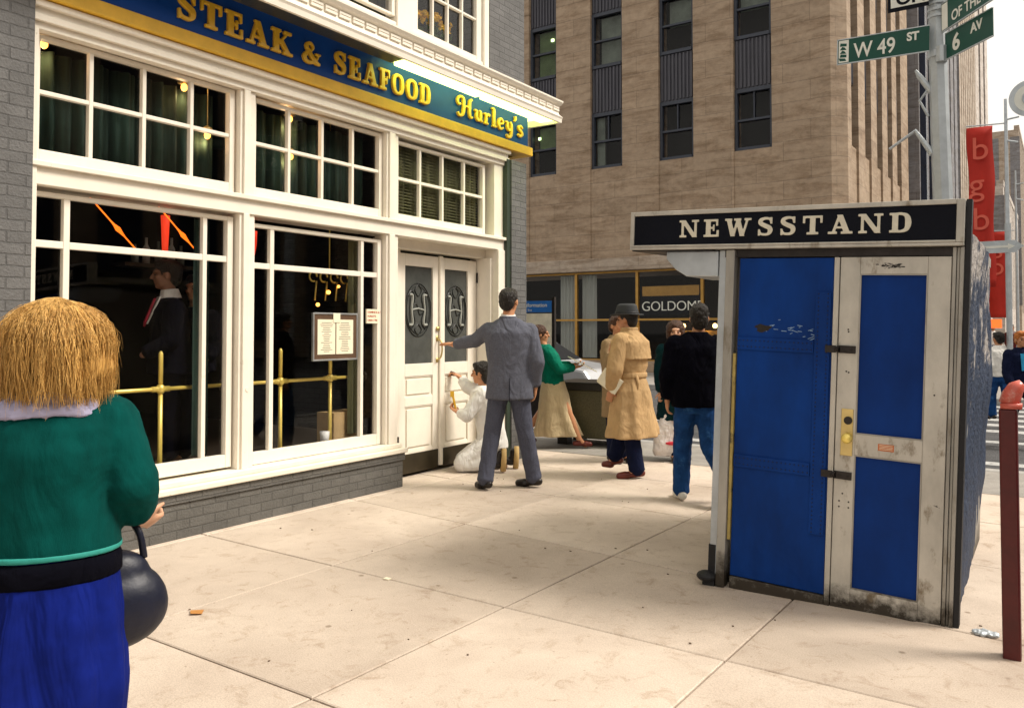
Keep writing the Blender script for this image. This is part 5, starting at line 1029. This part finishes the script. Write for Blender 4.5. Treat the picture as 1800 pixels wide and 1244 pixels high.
# ---- kneeling painter
p = person('man in white overalls kneeling to work on the lower part of the restaurant door', -5.03, 6.83)
J = dict(head=(-.015,.02,1.00), neck=(.03,.0,.88), shL=(-.04,.10,.80), shR=(.01,-.13,.79), elL=(-.17,.10,.86), wrL=(-.24,.14,.95), elR=(-.16,-.16,.58), wrR=(-.245,-.06,.60),
 hipL=(.10,.08,.30), hipR=(.10,-.09,.30), knL=(-.20,.12,.09), anL=(.18,.10,.08), knR=(-.20,-.12,.09), anR=(.05,-.14,.10), toeL=(.27,.10,.02), toeR=(.14,-.14,.03),
 handL=((-.6,.2,.35),(0,-.3,-1),1,.95,.8), handR=((-.6,.3,.35),(0,0,1),1,.95,.9), hturn=72)
body(p, J, 80, 'skino', .98); eyes(p, J, 72, .98); hair(p, J, 72, 'hair_d', [((0,-.025,.045),(.090,.104,.092)),((0,-.062,-.02),(.082,.058,.10)),((0,.03,.088),(.07,.066,.04))], .98, disp=(.025,.03))
legs_cloth(p, J, 'overall', (.115,.095,.075), hipw=.165, hipd=.15, up=V3((-.2,0,1)), disp=(.014,.09))
top_cloth(p, [((.11,0,.24),.17,.16),((.09,0,.40),.165,.15),((.05,0,.58),.175,.145),((.0,-.01,.74),.185,.14),((.0,-.01,.82),.15,.115),((.02,0,.88),.085,.08)], math.radians(98), J, 'overall', (.082,.07,.056), name='shirt', disp=(.014,.09))
for q, t in (('anL','toeL'),('anR','toeR')):
    a_, t_ = V3(J[q]), V3(J[t]); o = MB().cap(a_+V3((.0,0,.02)), t_+V3((.03,0,.05)), .046, .040, 12).cap(t_+V3((.03,0,.05)), t_+V3((.045,0,.16)), .034, .034, 10).build('shoe', 'shoeblk', p, voxel=.008, sm=2); MB().loft([(t_+V3((.075,0,-.015)),.03,.045),(t_+V3((.082,0,.10)),.03,.048),(t_+V3((.085,0,.21)),.026,.036)], 0, 14).build('sole', 'tan2', o, smooth=True)
PM = Matrix.Translation((-5.03,6.83,0)) @ Matrix.Rotation(VR, 4, 'Z')
tag(MB().tube([(-.275,-.02,.62),(-.31,-.03,.78)], .012, 8).box(-.335,-.295,-.04,-.02,.76,.82).xf(PM).build('paint_brush', 'yellow'), 'yellow handled brush held low by the kneeling man', 'brush')
tag(MB().cap((-.31,.17,.985),(-.36,.20,1.00),.022,.026).xf(PM).build('polishing_cloth', 'eye', smooth=True), 'small dark pad held against the door by the kneeling man', 'pad')
# ---- man in a dark suit inside the left window, and his neighbour
p = person('man in dark suit, white collar and red tie inside the left shop window', -5.70, 3.68, .42, VR+math.radians(12), 'people inside the restaurant')
J = dict(head=(-.03,0,1.455), neck=(.0,0,1.32), shL=(.055,-.165,1.20), shR=(-.04,.16,1.20), elL=(.05,-.23,.95), wrL=(-.14,-.24,.85), elR=(-.06,.22,.95), wrR=(-.2,.15,.85), hipL=(.02,-.08,.75), hipR=(-.02,.08,.75), knL=(0,-.08,.4), anL=(0,-.08,.09), knR=(0,.08,.4), anR=(0,.08,.09), toeL=(-.12,-.10,0), toeR=(-.12,.06,0), hturn=98)
body(p, J, 105, 'skind', 1.0); hair(p, J, 98, 'hair_d', SHORT, 1.0, disp=(.01,.03)); eyes(p, J, 98)
top_cloth(p, [((0,0,.7),.2,.17),((0,0,.9),.19,.15),((0,0,1.08),.20,.14),((0,0,1.19),.19,.125),((0,0,1.25),.13,.09),((0,0,1.28),.08,.075)], math.radians(110), J, 'black', (.08,.07,.058), disp=(.015,.08))
legs_cloth(p, J, 'black', (.09,.075,.065))
FQ = lambda a, d, z: (-.34*a-.94*d, .94*a-.34*d, z)
MB().prism([FQ(-.075,.075,1.29),FQ(.075,.075,1.29),FQ(.012,.160,1.08),FQ(-.012,.160,1.08)], FQ(0,.012,0)).tube([(0,0,1.275),(-.008,0,1.345)], [.082,.064], 18).build('shirt_collar', 'shirtw', p)
MB().prism([FQ(-.020,.105,1.275),FQ(.020,.105,1.275),FQ(.030,.172,1.10),FQ(0,.178,1.06),FQ(-.030,.172,1.10)], FQ(0,.014,0)).build('tie', 'reds', p)
p = person('person with reddish face behind the dark suited man inside the window', -5.80, 3.90, .42, VR+math.radians(12), 'people inside the restaurant')
J = {k: v for k, v in J.items()}; J['head'] = (.06,0,1.36); J['neck'] = (.06,0,1.24); J['hturn'] = 150
J.update(shL=(.18,0,1.12), shR=(-.12,0,1.12), elL=(.2,0,.9), wrL=(.15,-.1,.8), elR=(-.15,0,.9), wrR=(-.1,-.1,.8))
body(p, J, 150, 'skino', .92); hair(p, J, 150, 'hair_d', SHORT, .95); eyes(p, J, 150, .92)
top_cloth(p, [((.02,0,.7),.2,.15),((.02,0,.95),.17,.13),((.02,0,1.10),.19,.13),((.04,0,1.17),.13,.1),((.06,0,1.22),.07,.07)], 0, J, 'black', (.08,.07,.058)); legs_cloth(p, J, 'black', (.09,.075,.065))
MT['hemt'] = mat('pale_teal_band', (.02,.24,.20), .8, .1)
# ---- foreground blond woman
p = person('blond woman in teal sweater and cobalt skirt passing close at the left edge', -2.50, 1.22, 0, math.radians(63))
J = dict(head=(.02,0,1.405), neck=(.0,.0,1.27), shL=(-.155,.03,1.175), shR=(.165,-.02,1.175), elL=(-.23,.10,.93), wrL=(-.20,.28,.88), elR=(.225,-.05,.99), wrR=(.25,.05,.86),
 hipL=(-.08,0,.74), hipR=(.08,0,.74), knL=(-.07,.12,.42), anL=(-.08,.10,.09), knR=(.07,-.05,.42), anR=(.06,-.25,.16), toeL=(-.08,.24,0), toeR=(.06,-.13,.03), handR=((.5,.6,-.3),(-.3,.6,.6),1,.92,.7), handL=((.2,1,0),(.6,0,-.6),1,.92,.7), hturn=35)
body(p, J, 10, 'skin', 1.0); eyes(p, J, 35)
def blond():
    c = V3(J['head']); core = MB()
    for o, r_ in (((0,-.02,.02),(.120,.125,.115)),((0,-.03,-.06),(.135,.120,.095)),((.0,.02,.07),(.105,.10,.075))): core.ell(c+rotz(o, math.radians(35)), r_, 24, 16)
    h = core.build('hair', 'hair_y', p, voxel=.008, sm=2, disp=(.012,.05)); st_ = MB(); r3 = random.Random(5)
    for i in range(7600):                       # locks combed over the crown and falling to the jaw
        a = r3.uniform(0, 2*math.pi); wv = r3.uniform(-.35,.5)
        if abs(((a-math.radians(35+90)+math.pi) % (2*math.pi))-math.pi) < .55: continue
        top = c+V3((r3.gauss(0,.02), r3.gauss(0,.02), .125)); pts = []; R_ = .133+r3.uniform(-.008,.016); L = r3.uniform(.68,1.1)
        for k in range(8):
            t = k/7*L; ph = t*math.radians(118); rr = R_*math.sin(min(ph, math.radians(95)))*(1+.06*math.sin(t*9+i)); zz = .135*math.cos(ph) if ph < math.radians(90) else -(ph-math.radians(90))*.26-.0
            pts.append(c+V3((rr*math.cos(a+wv*t*t), rr*math.sin(a+wv*t*t), zz+(.01 if k == 0 else 0))))
        fr = 1 if i % 6 else r3.uniform(1.02,1.16); pts = [c+(q-c)*(1+(fr-1)*k/7)+V3((r3.gauss(0,.004)*k/7, r3.gauss(0,.004)*k/7, r3.gauss(0,.004)*k/7)) for k, q in enumerate(pts)]
        th = .0021 if i % 6 else .0010; st_.tube(pts, [th*.5,th,th,th,th*.9,th*.8,th*.6,th*.2], 4, caps=False)
    st_.build('hair_strand', 'hair_y', h, smooth=True)
blond()
top_cloth(p, [((.02,0,.80),.180,.145),((.02,0,.86),.178,.145),((.01,0,.97),.172,.142),((.005,0,1.09),.198,.150),((.005,0,1.165),.205,.135),((.002,0,1.215),.155,.11),((0,0,1.245),.090,.085)], math.radians(-6), J, 'tealk', (.085,.078,.062), name='sweater', cut=.13, disp=(.018,.10))
MB().loft([((.02,0,.800),.181,.147),((.02,0,.803),.184,.149),((.02,0,.812),.184,.149),((.02,0,.815),.181,.147)], 0, 30).build('hem_band', 'hemt', p, smooth=True)
MB().loft([((0,0,1.20),.165,.125),((0,0,1.232),.150,.122),((0,0,1.262),.110,.102),((0,0,1.300),.085,.082)], 0, 30, .02, 11).build('collar', 'lilac', p, voxel=.007, sm=1, disp=(.02,.03))
sk = MB(); sk.loft([((.0,0,.22),.215,.205,.05),((.0,0,.40),.225,.20,.05),((.01,0,.62),.205,.175,.03),((.015,0,.78),.172,.142),((.02,0,.84),.150,.130)], 0, 40, 0, 9); sk.build('skirt', 'cobalt', p, voxel=.010, sm=3, disp=(.012,.16))
for q, t in (('anL','toeL'),('anR','toeR')): shoe(p, J[q], J[t], 'shoeblk', .040)
MB().loft([((.017,0,.725),.178,.152),((.017,0,.735),.188,.158),((.018,0,.775),.186,.156),((.02,0,.795),.176,.146)], 0, 36).build('waist_shadow_band', 'black', p, smooth=True)  # black band models the dark shadow and bag strap below the sweater hem
b = empty('handbag', 'large dark navy leather handbag at the hip of the blond woman', 'bag', (-2.50,1.22,0), math.radians(63))
MB().ell((.19,.06,.59), (.155,.10,.135), 28, 18).ell((.185,.06,.68), (.105,.07,.085), 24, 14).build('bag_body', 'bagnavy', b, voxel=.008, sm=6, disp=(.008,.12)); MB().tube(smoothpath([(.11,.04,.73),(.14,.05,.83),(.19,.10,.88),(.25,.06,.82),(.27,.06,.73)], 6), .011, 8).build('strap', 'bagnavy', b, smooth=True)
# ---- people beyond the newsstand
def walker(label, x, y, turn, hairm, topm, legm, sc=1.0, long_hair=False):
    p = person(label, x, y, -.01, math.radians(26)); c, s_ = math.cos(math.radians(turn)), math.sin(math.radians(turn))
    Q = lambda X, Y, Z: tuple(rotz((X,Y,Z), math.radians(turn)))
    J = dict(head=Q(0,.02,1.42*sc), neck=Q(0,0,1.29*sc), shL=Q(-.15,0,1.2*sc), shR=Q(.15,0,1.2*sc), elL=Q(-.2,-.05,.95*sc), wrL=Q(-.2,.05,.76*sc), elR=Q(.2,.05,.95*sc), wrR=Q(.2,.15,.78*sc), hipL=Q(-.08,0,.78*sc), hipR=Q(.08,0,.78*sc), knL=Q(-.08,.1,.44*sc), anL=Q(-.08,.08,.09), knR=Q(.08,-.05,.44*sc), anR=Q(.08,-.22,.15), toeL=Q(-.08,.22,0), toeR=Q(.08,-.1,.02),
      handL=(Q(0,.1,-1),Q(1,0,0),-1,.9,.6), handR=(Q(0,.1,-1),Q(-1,0,0),1,.9,.6), hturn=turn)
    body(p, J, turn, 'skino', .95); eyes(p, J, turn, .95); hair(p, J, turn, hairm, SHORT+([((0,-.05,-.06),(.09,.06,.11))] if long_hair else []), .97)
    top_cloth(p, [(Q(0,0,.76*sc),.18,.14),(Q(0,0,.95*sc),.18,.14),(Q(0,0,1.1*sc),.19,.14),(Q(0,0,1.2*sc),.19,.13),(Q(0,0,1.25*sc),.13,.1),(Q(0,0,1.31*sc),.075,.075)], math.radians(turn), J, topm, (.08,.07,.055)); legs_cloth(p, J, legm, (.09,.075,.062))
    for q, t in (('anL','toeL'),('anR','toeR')): shoe(p, J[q], J[t], 'shoeblk', .042)
    return p, J, Q
MT['hair_o'] = mat('orange_hair', (.50,.16,.03), .6, .3, 30, .2, 80); MT['skyblue'] = mat('sky_blue_shirt', (.02,.30,.55), .8)
p, J, Q = walker('person with orange hair, navy jacket and bright blue shirt at the right edge', -.50, 13.0, 180, 'hair_o', 'navy', 'navy', .94)
MB().prism([Q(-.06,.146,.92),Q(.06,.146,.92),Q(.07,.138,1.15),Q(-.07,.138,1.15)], Q(0,.008,0)).build('shirt_front', 'skyblue', p)
walker('person in white jacket and blue jeans walking away just past the newsstand wall', -.90, 15.5, 10, 'hair_d', 'shirtw', 'denim', .93)
walker('person in pale shirt further down the pavement beyond the newsstand', -1.75, 21.5, 190, 'hair_b', 'shirtw', 'navy', 1.0)
walker('distant person in dark coat beyond the far kerb, behind the orange haired walker', -2.1, 27.5, 180, 'hair_d', 'black', 'navy', 1.1)
walker('distant person in tan coat on the far pavement near the yellow sign', -2.5, 31, 170, 'hair_b', 'trench', 'navy', 1.1)
walker('distant person in red top on the far pavement at the right edge', -1.6, 34, 185, 'hair_d', 'redsteel', 'navy', 1.1)
walker('distant person in white shirt among the far crowd, left of the person in red', -2.6, 41, 180, 'hair_b', 'shirtw', 'denim', 1.1)
walker('distant person in teal coat deepest in the far crowd', -2.2, 48, 175, 'hair_d', 'teal', 'navy', 1.1)
walker('distant person in black walking away in the far crowd', -3.0, 45, 10, 'hair_d', 'black', 'black', 1.15)
